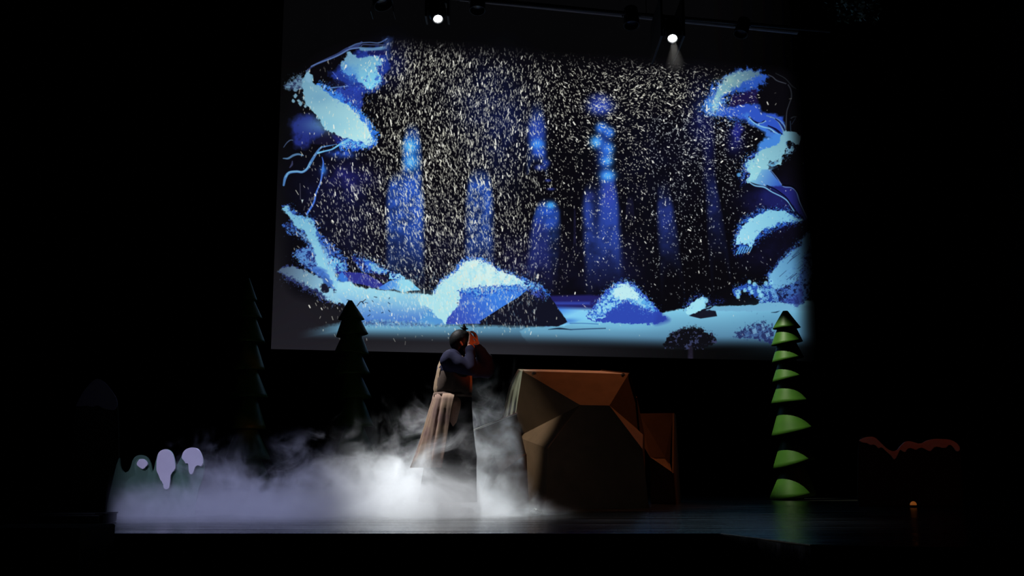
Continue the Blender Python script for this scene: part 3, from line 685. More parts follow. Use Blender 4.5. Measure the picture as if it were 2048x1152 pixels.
    cl = [(850, 185, 62, 105, 1.5), (895, 300, 80, 110, .95), (850, 450, 140, 120, .5), (960, 230, 90, 120, .5), (760, 340, 90, 150, .26),
          (1310, 170, 62, 34, 1.35), (1260, 230, 130, 90, .45), (1400, 230, 80, 110, .35), (1330, 420, 160, 140, .32), (1100, 300, 160, 220, .22), (950, 500, 110, 110, .55),
          (1160, 170, 90, 50, .45), (690, 450, 70, 100, .2), (1060, 180, 80, 60, .35), (1440, 290, 60, 60, .45)]
    n = 0
    while n < 14500:
        k = 4000
        xs = rng.uniform(585, 1612, k); ys = rng.uniform(76, 690, k)
        dn = np.full(k, .045)
        for cx, cy, sx, sy, a in cl:
            dn += .8*a*np.exp(-((xs-cx)/sx)**2*.7-((ys-cy)/sy)**2*.7)
        dn *= np.where(xs < 1070, np.clip(1.15-(ys-600)/90, .1, 1), np.clip(1-(ys-540)/90, .1, 1))
        dn *= np.where(xs > 1480, np.clip(1-(xs-1480)/90, .05, 1), 1)
        dn *= np.where(xs < 640, np.clip((xs-575)/60, .06, 1), 1)
        ok = rng.random(k) < dn
        for x, y in zip(xs[ok], ys[ok]):
            n += 1
            ty = topline(x)
            if y < ty-6:
                continue
            a = np.clip((y-ty+6)/34, 0, 1)
            if x > 1080:                              # swirl on the right, small flakes
                f = np.clip((x-1080)/150, 0, 1)*np.clip((470-y)/260, .25, 1)
                ang = np.pi/2*(1-f)+f*(.35+.5*np.sin(x*.021+y*.017))+rng.normal(0, .3+.6*f)
                ln = rng.gamma(1.6, 1.1)*(1 if y < 280 else .55)+.3; wd = rng.uniform(.9, 1.8)
            else:
                ang = np.pi/2-.24*np.clip((y-190)/200, -.5, 1)*np.clip((1060-x)/200, .2, 1)+rng.normal(0, .26)
                ln = rng.gamma(1.9, 1.45)+.5; wd = rng.uniform(.8, 1.75)
            br = rng.beta(1.3, 1.7)
            a *= .3+.65*br
            if y > 480:
                a *= .85
            c = np.array((228, 228, 208)) if x < 1300 or y < 230 else np.array((214, 222, 220))
            P.flake(x, y, ln, wd, ang, c, a)
            if rng.random() < .05:
                P.flake(x, y, ln*1.15+2, wd*1.5, ang, (244, 244, 232), min(1, a*1.3))
    for k in range(900):                                  # streaks crossing the white banks
        x, y = rng.uniform(700, 1075), rng.uniform(530, 655)
        P.flake(x, y, rng.uniform(2, 7), rng.uniform(1, 1.8), np.pi/2-.12+rng.normal(0, .15), (228, 246, 244) if k % 3 else (110, 184, 224), rng.uniform(.12, .5) if k % 3 else rng.uniform(.08, .3))
    # picture's soft outer limit on the cloth
    m = np.clip((1618-X+.05*(Y-400))/46, 0, 1)
    P.img *= (m*m*(3-2*m))[..., None]*.97+.03
    P.img *= (1-np.clip((X-1626)/8, 0, 1)[..., None]*.6)
    yb = 690+.012*(X-900)
    low = np.clip((Y-yb)/10, 0, 1)
    return np.clip(P.img, 0, 255)

# ================================================================= the projection screen
LB = W(542, 698, 17.0)                                   # its lower left corner
YAW = R(12.2)
ux, uz = Vector((math.cos(YAW), math.sin(YAW), 0)), Vector((0, 0, 1))
def to_pix(p):
    cp, sp = math.cos(PITCH), math.sin(PITCH)
    d = p-Vector((0, 0, EYE)); f = d.y*cp+d.z*sp
    return 1024+FPX*d.x/f, 576-FPX*(-d.y*sp+d.z*cp)/f
lo, hi = 5., 14.
for _ in range(40):
    md = (lo+hi)/2
    if to_pix(LB+ux*md)[0] < 1634: lo = md
    else: hi = md
SW, SH = lo, 6.75
TW = 1650; TH = int(TW*SH/SW)
ug, vg = np.meshgrid((np.arange(TW)+.5)/TW*SW, (np.arange(TH)+.5)/TH*SH)
# the plane's own grid laid against the measuring frame
def pix_grid(u, v):
    cp, sp = math.cos(PITCH), math.sin(PITCH)
    x = LB.x+ux.x*u; y = LB.y+ux.y*u; z = LB.z+v-EYE
    f = y*cp+z*sp
    return 1024+FPX*x/f, 576-FPX*(-y*sp+z*cp)/f
PX, PY = pix_grid(ug, vg)
src = [(0, 0), (SW, 0), (SW, SH), (0, SH)]
A_, b_ = [], []
for u, v in src:
    x, y = pix_grid(np.float64(u), np.float64(v))
    A_ += [[x, y, 1, 0, 0, 0, -u*x, -u*y], [0, 0, 0, x, y, 1, -v*x, -v*y]]; b_ += [u, v]
hm = np.linalg.solve(np.array(A_), np.array(b_))
def inv(x, y):
    w = hm[6]*x+hm[7]*y+1
    return (hm[0]*x+hm[1]*y+hm[2])/w/SW*TW, (hm[3]*x+hm[4]*y+hm[5])/w/SH*TH
pic = paint_winter(Painter(PX, PY, inv))
img = bpy.data.images.new('winter_wood_picture', TW, TH, alpha=False)
buf = np.ones((TH, TW, 4), np.float32); buf[..., :3] = pic/255.
img.pixels.foreach_set(buf.ravel()); img.update(); img.pack()
M_screen = bpy.data.materials.new('projected_picture'); M_screen.use_nodes = True
nt = M_screen.node_tree; nt.nodes.clear()
ti = nt.nodes.new('ShaderNodeTexImage'); ti.image = img; ti.extension = 'EXTEND'
em = nt.nodes.new('ShaderNodeEmission'); em.inputs[1].default_value = 1.0
df = nt.nodes.new('ShaderNodeBsdfDiffuse'); df.inputs[0].default_value = (.02, .02, .022, 1)
ad = nt.nodes.new('ShaderNodeAddShader'); ou = nt.nodes.new('ShaderNodeOutputMaterial')
nt.links.new(ti.outputs[0], em.inputs[0]); nt.links.new(em.outputs[0], ad.inputs[0]); nt.links.new(df.outputs[0], ad.inputs[1]); nt.links.new(ad.outputs[0], ou.inputs[0])
scr = thing('projection_screen', 'large hanging screen lit with a blue snowy forest picture above the stage', 'screen', LB+ux*(SW/2))
bm = bmesh.new()
q = [bm.verts.new(LB), bm.verts.new(LB+ux*SW), bm.verts.new(LB+ux*SW+uz*SH), bm.verts.new(LB+uz*SH)]
f = bm.faces.new(q); uvl = bm.loops.layers.uv.new('UVMap')
for l, uv in zip(f.loops, ((0, 0), (1, 0), (1, 1), (0, 1))): l[uvl].uv = uv
o = link('picture_cloth', bpy.data.meshes.new('picture_cloth'), M_screen, scr); bm.to_mesh(o.data); bm.free()
un = Vector((-ux.y, ux.x, 0))                            # away from the audience
M_cloth = mat('black_screen_backing', (.01, .01, .011), .9, .1)
bm = bmesh.new(); rz = Matrix.Rotation(YAW, 3, 'Z')
box(bm, LB+ux*(SW/2)+uz*(SH/2)+un*.02, (SW, .02, SH), rz); obj('backing_cloth', bm, M_cloth, scr)
bm = bmesh.new(); tube(bm, LB-uz*.012+un*.02, LB+ux*SW-uz*.012+un*.02, .018, n=10); obj('bottom_bar', bm, M_cloth, scr)
bm = bmesh.new(); tube(bm, LB+uz*(SH+.05)+un*.02, LB+ux*SW+uz*(SH+.05)+un*.02, .06, n=12); obj('roller_tube', bm, M_cloth, scr)

# ================================================================= lamps over the stage
M_case = mat('black_lamp_casing', (.012, .012, .013), .5, .4, bump=(90, .1, .002))
M_grey = mat('grey_pipe_paint', (.10, .085, .088), .6, .3, bump=(40, .2, .003))
M_lens = mat('lit_lamp_lens', (1, 1, 1), .2, .5, emit=((.95, .98, 1), 14))
M_glass = mat('unlit_lamp_lens', (.05, .05, .06), .15, .6)
# batten
ba, bb = W(560, -34, 15.0), W(1660, 62, 15.0+1.95)
bt = thing('lighting_batten', 'long dark pipe along the top edge that carries the stage lamps', 'batten', (ba+bb)/2)
bm = bmesh.new(); tube(bm, ba, bb, .03, n=12); obj('pipe', bm, M_grey, bt)
for t in (.08, .36, .64, .92):
    p = ba.lerp(bb, t); bm = bmesh.new(); tube(bm, p, (p.x, p.y, 10.05), .006, n=6); obj('hanging_wire', bm, M_case, bt)
bdir = (bb-ba).normalized()
def batten_at(px):
    lo, hi = 0., 1.
    for _ in range(40):
        m = (lo+hi)/2
        if to_pix(ba.lerp(bb, m))[0] < px: lo = m
        else: hi = m
    return ba.lerp(bb, lo)
def moving_head(px, lens, target, label):
    top = batten_at(px)
    t = thing('moving_head_lamp', label, 'stage lamp', top, 'lit moving lamps over the stage')
    d = (Vector(target)-lens).normalized()
    hc = lens-d*.19
    bm = bmesh.new(); box(bm, (hc.x, top.y, max(top.z-.15, hc.z+.27)), (.34, .2, .17), bevel=.02); obj('base_box', bm, M_case, t)
    bz = max(top.z-.15, hc.z+.27)
    bm = bmesh.new(); box(bm, (hc.x, top.y, (bz+.08+top.z)/2+.02), (.06, .07, max(.06, top.z-bz-.04)), bevel=.008); obj('clamp', bm, M_case, t)
    for s in (-1, 1):
        bm = bmesh.new()
        box(bm, (hc.x+s*.165, (hc.y+top.y)/2, (bz+hc.z)/2-.03), (.035, .11+abs(hc.y-top.y), bz-hc.z+.14), bevel=.012); obj('yoke_arm', bm, M_case, t)
    bm = bmesh.new()
    M = aim(hc, d)
    lathe(bm, [(.05, -.24), (.115, -.2), (.135, -.1), (.135, .06), (.12, .11), (.105, .13), (.1, .17), (.088, .185)], M); h = obj('lamp_head', bm, M_case, t, True)
    bm = bmesh.new(); lathe(bm, [(.1, .168), (.1, .196), (.078, .196), (.075, .176)], M, caps=False); obj('lens_ring', bm, M_case, h)
    bm = bmesh.new(); lathe(bm, [(.07, .181), (.057, .194), (.033, .202), (.008, .205)], M); o = obj('lens', bm, M_lens, h, True); o['label'] = 'glowing white lens'
    return t
moving_head(876, LAMP_ONE, (-.2, 11.2, 0), 'lit moving head lamp hanging above the left half of the screen')
moving_head(1345, LAMP_TWO, (1.6, 11.0, 0), 'lit moving head lamp hanging above the right half of the screen, with a faint beam')
def can_lamp(px, py, w, tilt, label, doors=False):
    top = batten_at(px)
    k = w*.5*top.y/2190
    c = W(px, py, top.y)
    t = thing('can_lamp', label, 'stage lamp', top, 'unlit lamps over the stage')
    d = Vector((tilt, -.25, -1)).normalized()
    M = aim(c, d)
    bm = bmesh.new(); lathe(bm, [(k*.5, -k*2.6), (k*.86, -k*2.3), (k*.96, -k*1.2), (k, 0), (k*1.02, k*.25), (k*.93, k*.25), (k*.9, -k*.3)], M, caps=False); obj('lamp_can', bm, M_case, t, True)
    bm = bmesh.new(); lathe(bm, [(k*.88, -k*.35), (k*.6, -k*.26), (k*.1, -k*.22)], M); obj('lens', bm, M_glass, t, True)
    bm = bmesh.new()
    a = c-d*k*1.2
    for s in (-1, 1):
        box(bm, (a.x+s*k*1.08, a.y, (a.z+top.z)/2), (.014, .04, max(.05, top.z-a.z)))
    box(bm, (a.x, a.y, top.z), (k*2.2, .05, .03)); obj('bracket', bm, M_case, t)
    if doors:
        for s in (-1, 1):
            bm = bmesh.new(); p = c+d*k*.2
            plate(bm, [p+Vector((s*k*.95, k*.8, 0)), p+Vector((s*k*.95, -k*.8, 0)), p+Vector((s*k*1.15, -k*1.0, -k*1.2)), p+Vector((s*k*1.15, k*1.0, -k*1.2))], .006); obj('barn_door', bm, M_case, t)
    return t
can_lamp(766, 6, 42, .35, 'unlit black lamp with barn doors at the far left of the batten', True)
can_lamp(955, 18, 34, 0, 'unlit black can lamp hanging just beside the left lit lamp')
can_lamp(1263, 48, 34, 0, 'unlit black can lamp hanging between the two lit lamps, near the right one')
can_lamp(1482, 66, 30, -.3, 'unlit black can lamp at the far right of the batten')
# second, dim pipe
pa, pb = W(1000, 4, 16.6), W(1500, 54, 17.5)
bm = bmesh.new(); tube(bm, pa-(pb-pa)*.15, pb+(pb-pa)*.2, .05, n=12)
tag(obj('border_pipe', bm, mat('pale_grey_pipe_paint', (.5, .44, .45), .7, .2, bump=(40, .2, .002))), 'thick grey pipe crossing in front of the screen top, behind the lamps', 'pipe')

# ================================================================= faceted rock
M_rock = mat('brown_rock_board', (.13, .08, .05), .8, .12, noise=(5, (.10, .062, .038), .8), bump=(26, .25, .003))
M_rockedge = mat('pale_board_edge', (.55, .52, .45), .8, .2, noise=(12, (.4, .38, .32), .7))
M_drape = mat('grey_green_rock_cloth', (.42, .44, .36), .85, .15, noise=(4, (.33, .36, .28), .8))
M_bolt = mat('steel_bolt', (.5, .5, .5), .35, .5, .9)
RY = 12.3
def ground_y(px, Y): return to_pix(Vector((W(px, 900, Y).x, Y, 0)))[1]
def facet(parent, pts, m=M_rock, th=.018, name='panel'):
    bm = bmesh.new(); plate(bm, [W(*p) if len(p) == 3 else Vector(p[0]) for p in pts], th)
    return obj(name, bm, m, parent)
def on_plane(px, py, p0, n):
    o = Vector((0, 0, EYE)); d = W(px, py, 10)-o
    return o+d*((p0-o).dot(n)/d.dot(n))
def plane3(px, py, a, b, c):
    return on_plane(px, py, a, (b-a).cross(c-a))
P0, PN = Vector((0, 12.2, 0)), Vector((0, 1, -.05)).normalized()        # the great front board, leaning back a little
Cc, D, F, Hp = (on_plane(x, y, P0, PN) for x, y in ((1160, 810), (1219, 811), (1096, 897), (1285, 898)))
fl, fr = on_plane(1092, 1016.5, P0, PN), on_plane(1298, 1016.5, P0, PN)
fl.z = fr.z = 0
A = W(1045, 742, 12.72); B = plane3(1257, 748, A, Cc, D)
E, G = W(1035, 874, 13.3), W(1286, 868, 13.0)
A4 = plane3(1031, 830, A, Cc, E); B4 = plane3(1271, 795, B, D, G)
fv = lambda v, z=0: Vector((v.x, v.y, z))
el, gr = fv(E), fv(G)
rock = thing('faceted_rock', 'big brown faceted rock of flat boards beside the standing person', 'rock', floor_at(1160, 12.9))
def facet(parent, pts, m=M_rock, th=.018, name='panel'):
    bm = bmesh.new(); plate(bm, [p if isinstance(p, Vector) else W(*p) if len(p) == 3 else p[0] for p in pts], th)
    bmesh.ops.triangulate(bm, faces=[f for f in bm.faces if len(f.verts) > 4])
    return obj(name, bm, m, parent)
facet(rock, [A, B, D, Cc]); facet(rock, [A, Cc, E, A4]); facet(rock, [Cc, F, E])
facet(rock, [Cc, D, Hp, fr, fl, F]); facet(rock, [B, B4, G, D]); facet(rock, [D, G, Hp])
facet(rock, [E, F, fl, el]); facet(rock, [Hp, G, gr, fr])
A5, B5 = W(1037, 738, 13.2), W(1200, 741.5, 13.25)
facet(rock, [A5, W(1120, 739.5, 13.23), B5, B, A], M_rockedge, .012)
back_r = W(1264, 780, 13.3)
facet(rock, [B, B5, back_r, B4]); facet(rock, [B4, back_r, fv(back_r), gr, G])
facet(rock, [A4, E, el, fv(W(1006, 836, 13.5)), W(1006, 836, 13.5)])
# cloth hung down the left flank
rows = [(738, 1036, 1047), (755, 1027, 1043), (775, 1018, 1040), (800, 1012, 1036), (836, 1004, 1031)]
bm = bmesh.new(); grid = []
for ry_, xa, xb in rows:
    row = []
    for i in range(15):
        t = i/14; px = xa+(xb-xa)*t; ye = A.y+(A4.y-A.y)*(ry_-742)/(830-742)+.03
        Yd = 13.45+(ye-13.45)*t+.035*math.sin(t*15.5)*min(1, 4*(1-t))
        row.append(bm.verts.new(W(px, ry_, Yd)))
    grid.append(row)
for p, q in zip(grid, grid[1:]):
    for i in range(14): bm.faces.new((p[i], p[i+1], q[i+1], q[i]))
bmesh.ops.solidify(bm, geom=list(bm.faces), thickness=.008)
o = obj('side_cloth', bm, M_drape, rock, True); o['label'] = 'pale grey green cloth in folds on the left flank'
for px, py in ((1068, 746), (1246, 749)):
    bm = bmesh.new(); p = plane3(px, py, A, Cc, D)
    box(bm, p, (.05, .03, .022), bevel=.006); tube(bm, p+Vector((0, -.012, 0)), p+Vector((0, -.03, .004)), .012, n=8); obj('hinge', bm, M_bolt, rock)

small = thing('faceted_rock', 'low faceted rock with a sloping top edge, left of the big brown rock', 'rock', floor_at(1000, 12))
SY = 11.9
a_, b_, c_, d_, e_ = (945, 861, SY), (1034, 826, SY+.25), (1053, 908, SY+.2), (988, 909, SY+.2), (999, 946, SY-.12)
g1, g2, g3 = floor_at(953, SY-.05), floor_at(1000, SY-.14), floor_at(1058, SY+.18)
facet(small, [a_, b_, (1030, 880, SY+.24), c_, d_]); facet(small, [d_, c_, e_]); facet(small, [a_, d_, e_, (g2,), (g1,)]); facet(small, [e_, c_, (g3,), (g2,)])
bm = bmesh.new(); v = [W(*a_), W(*b_)]
plate(bm, [v[0]+Vector((0, 0, .0)), v[1], v[1]+Vector((0, .1, .014)), v[0]+Vector((0, .1, .014))], .014); obj('top_edge', bm, M_rockedge, small)

right = thing('faceted_rock', 'tall narrow brown rock board behind the right side of the big rock', 'rock', floor_at(1325, 13))
QY = 13.85
facet(right, [(1278, 827, QY+.1), (1348, 826, QY+.1), (1350, 944, QY+.05), (1330, 914, QY+.02), (1300, 914, QY), (1280, 880, QY)])
facet(right, [(1300, 914, QY), (1330, 914, QY+.02), (1342, 928, QY+.02), (1347, 946, QY-.28)])
facet(right, [(1300, 914, QY), (1347, 946, QY-.28), (floor_at(1352, QY-.25),), (floor_at(1302, QY),)])
facet(right, [(1348, 826, QY+.1), (1352, 830, QY+.5), (floor_at(1362, QY+.45),), (floor_at(1352, QY-.25),), (1347, 946, QY-.28)])

# ================================================================= cone trees
M_tree = mat('satin_green_tree_cloth', (.03, .085, .010), .45, .18, noise=(7, (.022, .065, .009), .6), bump=(22, .12, .002))
M_post = mat('dark_tree_post', (.02, .016, .012), .8, .2)
def cone_tree(tiers, apex, Y, label, m=M_tree):
    """tiers: (x left, x right, y left, y right) of each rim; apex: (x, y, half width)"""
    xm = (tiers[-1][0]+tiers[-1][1])/2
    root = thing('cone_tree', label, 'tree', floor_at(xm, Y), 'stage fir trees of stacked cones')
    s = Y/2190*1.0
    ptop, phw = apex[1], apex[2]
    for k, (xl, xr, yl, yr) in enumerate(tiers):
        c = W((xl+xr)/2, (yl+yr)/2, Y); R0 = (W(xr, yr, Y)-W(xl, yl, Y)).length/2
        yt = apex[1] if k == 0 else (tiers[k-1][2]+tiers[k-1][3])/2-5
        xt = apex[0] if k == 0 else (tiers[k-1][0]+tiers[k-1][1])/2
        tp = W(xt, yt, Y)
        r1 = apex[2]*s if k == 0 else max(R0-.41*(tp-c).length, R0*.38)
        tilt = math.atan2((yl-yr), (xr-xl))
        bm = bmesh.new(); n = 40; rings = []
        for j in range(9):
            t = j/8
            ring = []
            for i in range(n):
                a = 2*math.pi*i/n
                rr = (R0*(1-t)+r1*t)*(1+.012*math.sin(3*a+k)*(1-t))
                v = Vector((rr*math.cos(a), rr*math.sin(a), 0))
                v = Matrix.Rotation(-tilt*(1-t), 3, 'Y') @ v
                ring.append(bm.verts.new(c.lerp(tp, t)+v))
            rings.append(ring)
        for p, q in zip(rings, rings[1:]):
            for i in range(n):
                j2 = (i+1) % n; bm.faces.new((p[i], p[j2], q[j2], q[i]))
        if k == 0: bm.faces.new(rings[-1])
        bmesh.ops.recalc_face_normals(bm, faces=bm.faces)
        bmesh.ops.solidify(bm, geom=list(bm.faces), thickness=.006)
        o = obj('cone_tier', bm, m, root)
        o.data.polygons.foreach_set('use_smooth', [len(p.vertices) == 4 for p in o.data.polygons])
    bm = bmesh.new(); tube(bm, (root.location.x, Y, 0), W(apex[0], apex[1]+8, Y), .03, .02, n=10); obj('post', bm, M_post, root)
    bm = bmesh.new(); tube(bm, (root.location.x, Y, 0), (root.location.x, Y, .03), .16, n=20); obj('foot_plate', bm, M_post, root)
    return root
cone_tree([(1546, 1601, 657, 655), (1543, 1605, 691, 683), (1544, 1607, 725, 715), (1545, 1608, 764, 752), (1543, 1618, 807, 805), (1544, 1629, 873, 857), (1547, 1630, 938, 917), (1539, 1632, 999, 990)],
          (1570.5, 622, 5), 15.75, 'tall green cone tree lit on its left side, right of the rocks')
cone_tree([(676, 729, 639, 638), (672, 736, 674, 667), (669, 738, 704, 709), (670, 741, 750, 748), (673, 744, 798, 795), (670, 748, 853, 852), (667, 752, 916, 916), (664, 757, 975, 975)],
          (700.5, 601, 4), 14.4, 'dark cone tree standing before the lower left corner of the screen')
cone_tree([(478, 514, 600, 600), (473, 524, 637, 636), (468, 530, 686, 685), (464, 530, 741, 740), (458, 536, 797, 795), (454, 532, 859, 858), (450, 540, 918, 918), (446, 546, 975, 975)],
          (496, 556, 3), 14.8, 'dark cone tree in the gloom, left of the screen')

# ================================================================= flat snowy bushes
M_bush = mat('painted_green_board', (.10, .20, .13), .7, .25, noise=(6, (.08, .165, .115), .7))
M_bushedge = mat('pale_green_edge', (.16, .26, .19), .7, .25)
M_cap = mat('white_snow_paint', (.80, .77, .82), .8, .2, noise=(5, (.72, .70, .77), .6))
M_dimcap = mat('darkened_snow_paint', (.20, .20, .30), .85, .1, noise=(5, (.17, .17, .27), .6))  # gloom of the far left put into the snow cap's colour
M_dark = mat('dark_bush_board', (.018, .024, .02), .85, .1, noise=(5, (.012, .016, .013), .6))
def board(parent, name, pts, Y, m, th=.03, closed=False, bottom=True, sm=5):
    """a sawn board: pts is its outline in the measuring frame; its foot goes down to the floor"""
    o3 = curve_pts([W(x, y, Y) for x, y in pts]+([W(*pts[0], Y)] if closed else []), sm)
    if closed: o3 = o3[:-1]
    for p in o3: p.y = Y
    if bottom:
        o3 = [Vector((o3[0].x, Y, 0))]+o3+[Vector((o3[-1].x, Y, 0))]
    bm = bmesh.new(); plate(bm, o3, th)
    es = [e for e in bm.edges if len(e.link_faces) == 2 and all(abs(v.co.y-Y) < 1e-5 for v in e.verts)]
    bmesh.ops.bevel(bm, geom=es, offset=.005, segments=1, affect='EDGES')
    bmesh.ops.triangulate(bm, faces=[f for f in bm.faces if len(f.verts) > 4])
    return obj(name, bm, m, parent)
bush = thing('snowy_bush', 'low green painted bush board with three white snow caps, at the left', 'bush', floor_at(310, 10.1))
board(bush, 'rear_board', [(214, 1010), (236, 919), (241, 936), (251, 946), (260, 937), (267, 917), (279, 910), (293, 914), (301, 927), (306, 946), (312, 928), (320, 925), (330, 950), (340, 1000)], 10.22, M_bush)
board(bush, 'side_board', [(247, 1000), (250, 972), (258, 958), (271, 951), (284, 955), (294, 975), (298, 1000)], 10.14, M_bush)
fb = board(bush, 'front_board', [(287, 1005), (276, 965), (269, 936), (272, 922), (282, 917), (294, 922), (300, 938), (304, 946), (308, 937), (312, 920), (318, 905), (331, 898), (343, 904), (349, 920), (352, 932), (360, 918), (369, 902), (383, 895), (399, 904), (407, 925), (406, 950), (397, 978), (391, 1005)], 10.05, M_bush)
fb['label'] = 'front green board with three round heads'
CY = 10.05-.02
board(bush, 'snow_cap', [(273, 927), (278, 919.5), (285, 918), (292, 922), (295.5, 929), (290, 934), (288, 937), (283, 938), (279, 934), (275, 932)], CY, M_cap, .018, True, False)
board(bush, 'snow_cap', [(313, 922), (316, 908), (322, 901), (331, 898.5), (340, 902), (346, 910), (349.5, 924), (350, 939), (342, 947), (340, 964), (338, 975), (333, 979.5), (327, 976), (326, 966), (321, 960), (317, 950), (313, 940)], CY, M_cap, .018, True, False)
board(bush, 'snow_cap', [(363, 915), (366, 905), (373, 898), (385, 895), (397, 899), (404, 912), (406, 926), (402, 933), (397, 930), (391, 932), (387, 943), (383, 949), (378, 945), (376, 926), (371, 927.5), (369, 922), (366, 920)], CY, M_cap, .018, True, False)
for px in (250, 300, 380):
    bm = bmesh.new(); p = floor_at(px, 10.3)
    box(bm, p+Vector((0, .16, .02)), (.05, .3, .04)); box(bm, p+Vector((0, .12, .16)), (.03, .03, .34), Matrix.Rotation(R(-38), 3, 'X')); obj('brace', bm, M_post, bush)

tall = thing('snowy_bush', 'tall dark bush board with one dim snow cap, at the far left in the dark', 'bush', floor_at(190, 12))
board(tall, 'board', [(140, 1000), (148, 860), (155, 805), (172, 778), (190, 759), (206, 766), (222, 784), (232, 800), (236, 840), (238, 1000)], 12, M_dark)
board(tall, 'snow_cap', [(151, 812), (165, 786), (180, 767), (194, 757.5), (208, 764), (222, 780), (232, 796), (234, 810), (228, 819), (216, 819), (204, 815), (193, 810), (184, 814), (172, 811), (160, 813)], 11.98, M_dimcap, .018, True, False)
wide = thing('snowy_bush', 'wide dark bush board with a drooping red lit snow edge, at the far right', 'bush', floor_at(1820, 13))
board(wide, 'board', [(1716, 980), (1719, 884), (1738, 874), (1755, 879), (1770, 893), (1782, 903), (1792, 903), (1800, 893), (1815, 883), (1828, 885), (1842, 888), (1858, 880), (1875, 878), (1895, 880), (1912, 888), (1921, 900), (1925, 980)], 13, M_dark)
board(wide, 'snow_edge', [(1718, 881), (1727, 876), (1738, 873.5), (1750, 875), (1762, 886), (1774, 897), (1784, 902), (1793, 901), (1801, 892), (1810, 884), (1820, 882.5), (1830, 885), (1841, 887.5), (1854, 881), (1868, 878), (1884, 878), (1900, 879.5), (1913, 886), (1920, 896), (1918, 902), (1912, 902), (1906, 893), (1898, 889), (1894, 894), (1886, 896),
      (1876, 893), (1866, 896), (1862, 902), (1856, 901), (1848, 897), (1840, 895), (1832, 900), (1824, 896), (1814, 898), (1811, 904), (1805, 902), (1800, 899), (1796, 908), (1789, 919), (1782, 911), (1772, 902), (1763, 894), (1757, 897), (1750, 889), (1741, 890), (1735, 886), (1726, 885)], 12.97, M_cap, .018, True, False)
for th_, px_, Yb in ((tall, 190, 12.03), (wide, 1770, 13.03), (wide, 1870, 13.03)):
    bm = bmesh.new(); p = floor_at(px_, Yb); box(bm, p+Vector((0, .2, .02)), (.05, .4, .04)); box(bm, p+Vector((0, .17, .24)), (.03, .03, .5), Matrix.Rotation(R(-36), 3, 'X')); obj('brace', bm, M_post, th_)

# ================================================================= small things on the stage
M_box = mat('matt_black_box', (.002, .002, .002), .9, .05, bump=(50, .2, .003))
mon = thing('floor_monitor', 'low black floor box at the stage edge before the green bush', 'speaker', floor_at(150, 8.85))
bm = bmesh.new()
x0, x1 = floor_at(70, 8.8).x, floor_at(233, 9.1).x
box(bm, ((x0+x1)/2, 8.95, .037), (x1-x0, .32, .072), bevel=.012); obj('case', bm, M_box, mon)
bm = bmesh.new(); box(bm, ((x0+x1)/2, 8.785, .037), (x1-x0-.06, .012, .05), bevel=.003); obj('grille', bm, M_case, mon)
bm = bmesh.new(); box(bm, (x1-.03, 8.95, .074), (.08, .3, .012), bevel=.004); obj('corner_cap', bm, M_box, mon)
sub = thing('speaker_cabinet', 'big black speaker cabinet below the stage, at the lower left', 'speaker', (floor_at(120, 6.6).x, 6.75, -1))
x0, x1 = W(-60, 1047, 6.6).x, W(232, 1047, 7.2).x; zt = W(100, 1047, 7.2).z
bm = bmesh.new(); box(bm, ((x0+x1)/2, 6.9, (zt-1)/2), (x1-x0, .6, zt+1), bevel=.015); obj('case', bm, M_box, sub)
bm = bmesh.new(); box(bm, ((x0+x1)/2, 6.592, (zt-1)/2), (x1-x0-.08, .016, zt+1-.08), bevel=.004); obj('grille', bm, M_case, sub)
for s in (-.25, .25):
    bm = bmesh.new(); lathe(bm, [(.02, .0), (.16, .012), (.19, .02), (.2, .016)], aim(((x0+x1)/2+s, 6.584, (zt-1)/2), (0, -1, 0))); obj('driver_ring', bm, M_case, sub, True)

M_amber = mat('amber_glass', (.7, .22, .04), .3, .5, noise=(40, (.95, .5, .2), .9), emit=((1, .30, .05), .13))
lan = thing('amber_lamp', 'tiny round amber lamp glowing on the dark floor at the right', 'lamp', floor_at(1827, 12.5))
p = floor_at(1827, 12.5)
bm = bmesh.new(); lathe(bm, [(.036, 0), (.036, .02), (.03, .028)], Matrix.Translation(p), 18); obj('lamp_base', bm, M_case, lan)
bm = bmesh.new()
n = 24
rings = []
for j in range(7):
    a = j/6*math.pi/2; rr = .036*math.cos(a)+.001; z = .028+.042*math.sin(a)
    rings.append([bm.verts.new(p+Vector((rr*(1+.07*math.cos(6*t))*math.cos(t), rr*(1+.07*math.cos(6*t))*math.sin(t), z))) for t in [2*math.pi*i/n for i in range(n)]])
for q, r in zip(rings, rings[1:]):
    for i in range(n): bm.faces.new((q[i], q[(i+1) % n], r[(i+1) % n], r[i]))
bm.faces.new(rings[-1])
obj('glass_dome', bm, M_amber, lan, True)

# a small pale lump on the floor
M_lump = mat('pale_lump_white', (.75, .74, .70), .9, .1, noise=(30, (.6, .6, .56), .6))
bm = bmesh.new(); ball(bm, (0, 0, 0), 1, seg=18)
sp_ = floor_at(1073, 10.75)
for v in bm.verts:
    u = v.co.copy(); k = 1+.28*math.sin(5*u.x+3*u.z)+.2*math.sin(7*u.y-4*u.x+1)
    v.co = sp_+Vector((u.x*.05*k, u.y*.035*k, max(0, .022+u.z*.024*k)))
tag(obj('pale_lump', bm, M_lump), 'small pale lump on the floor before the low left rock', 'lump')

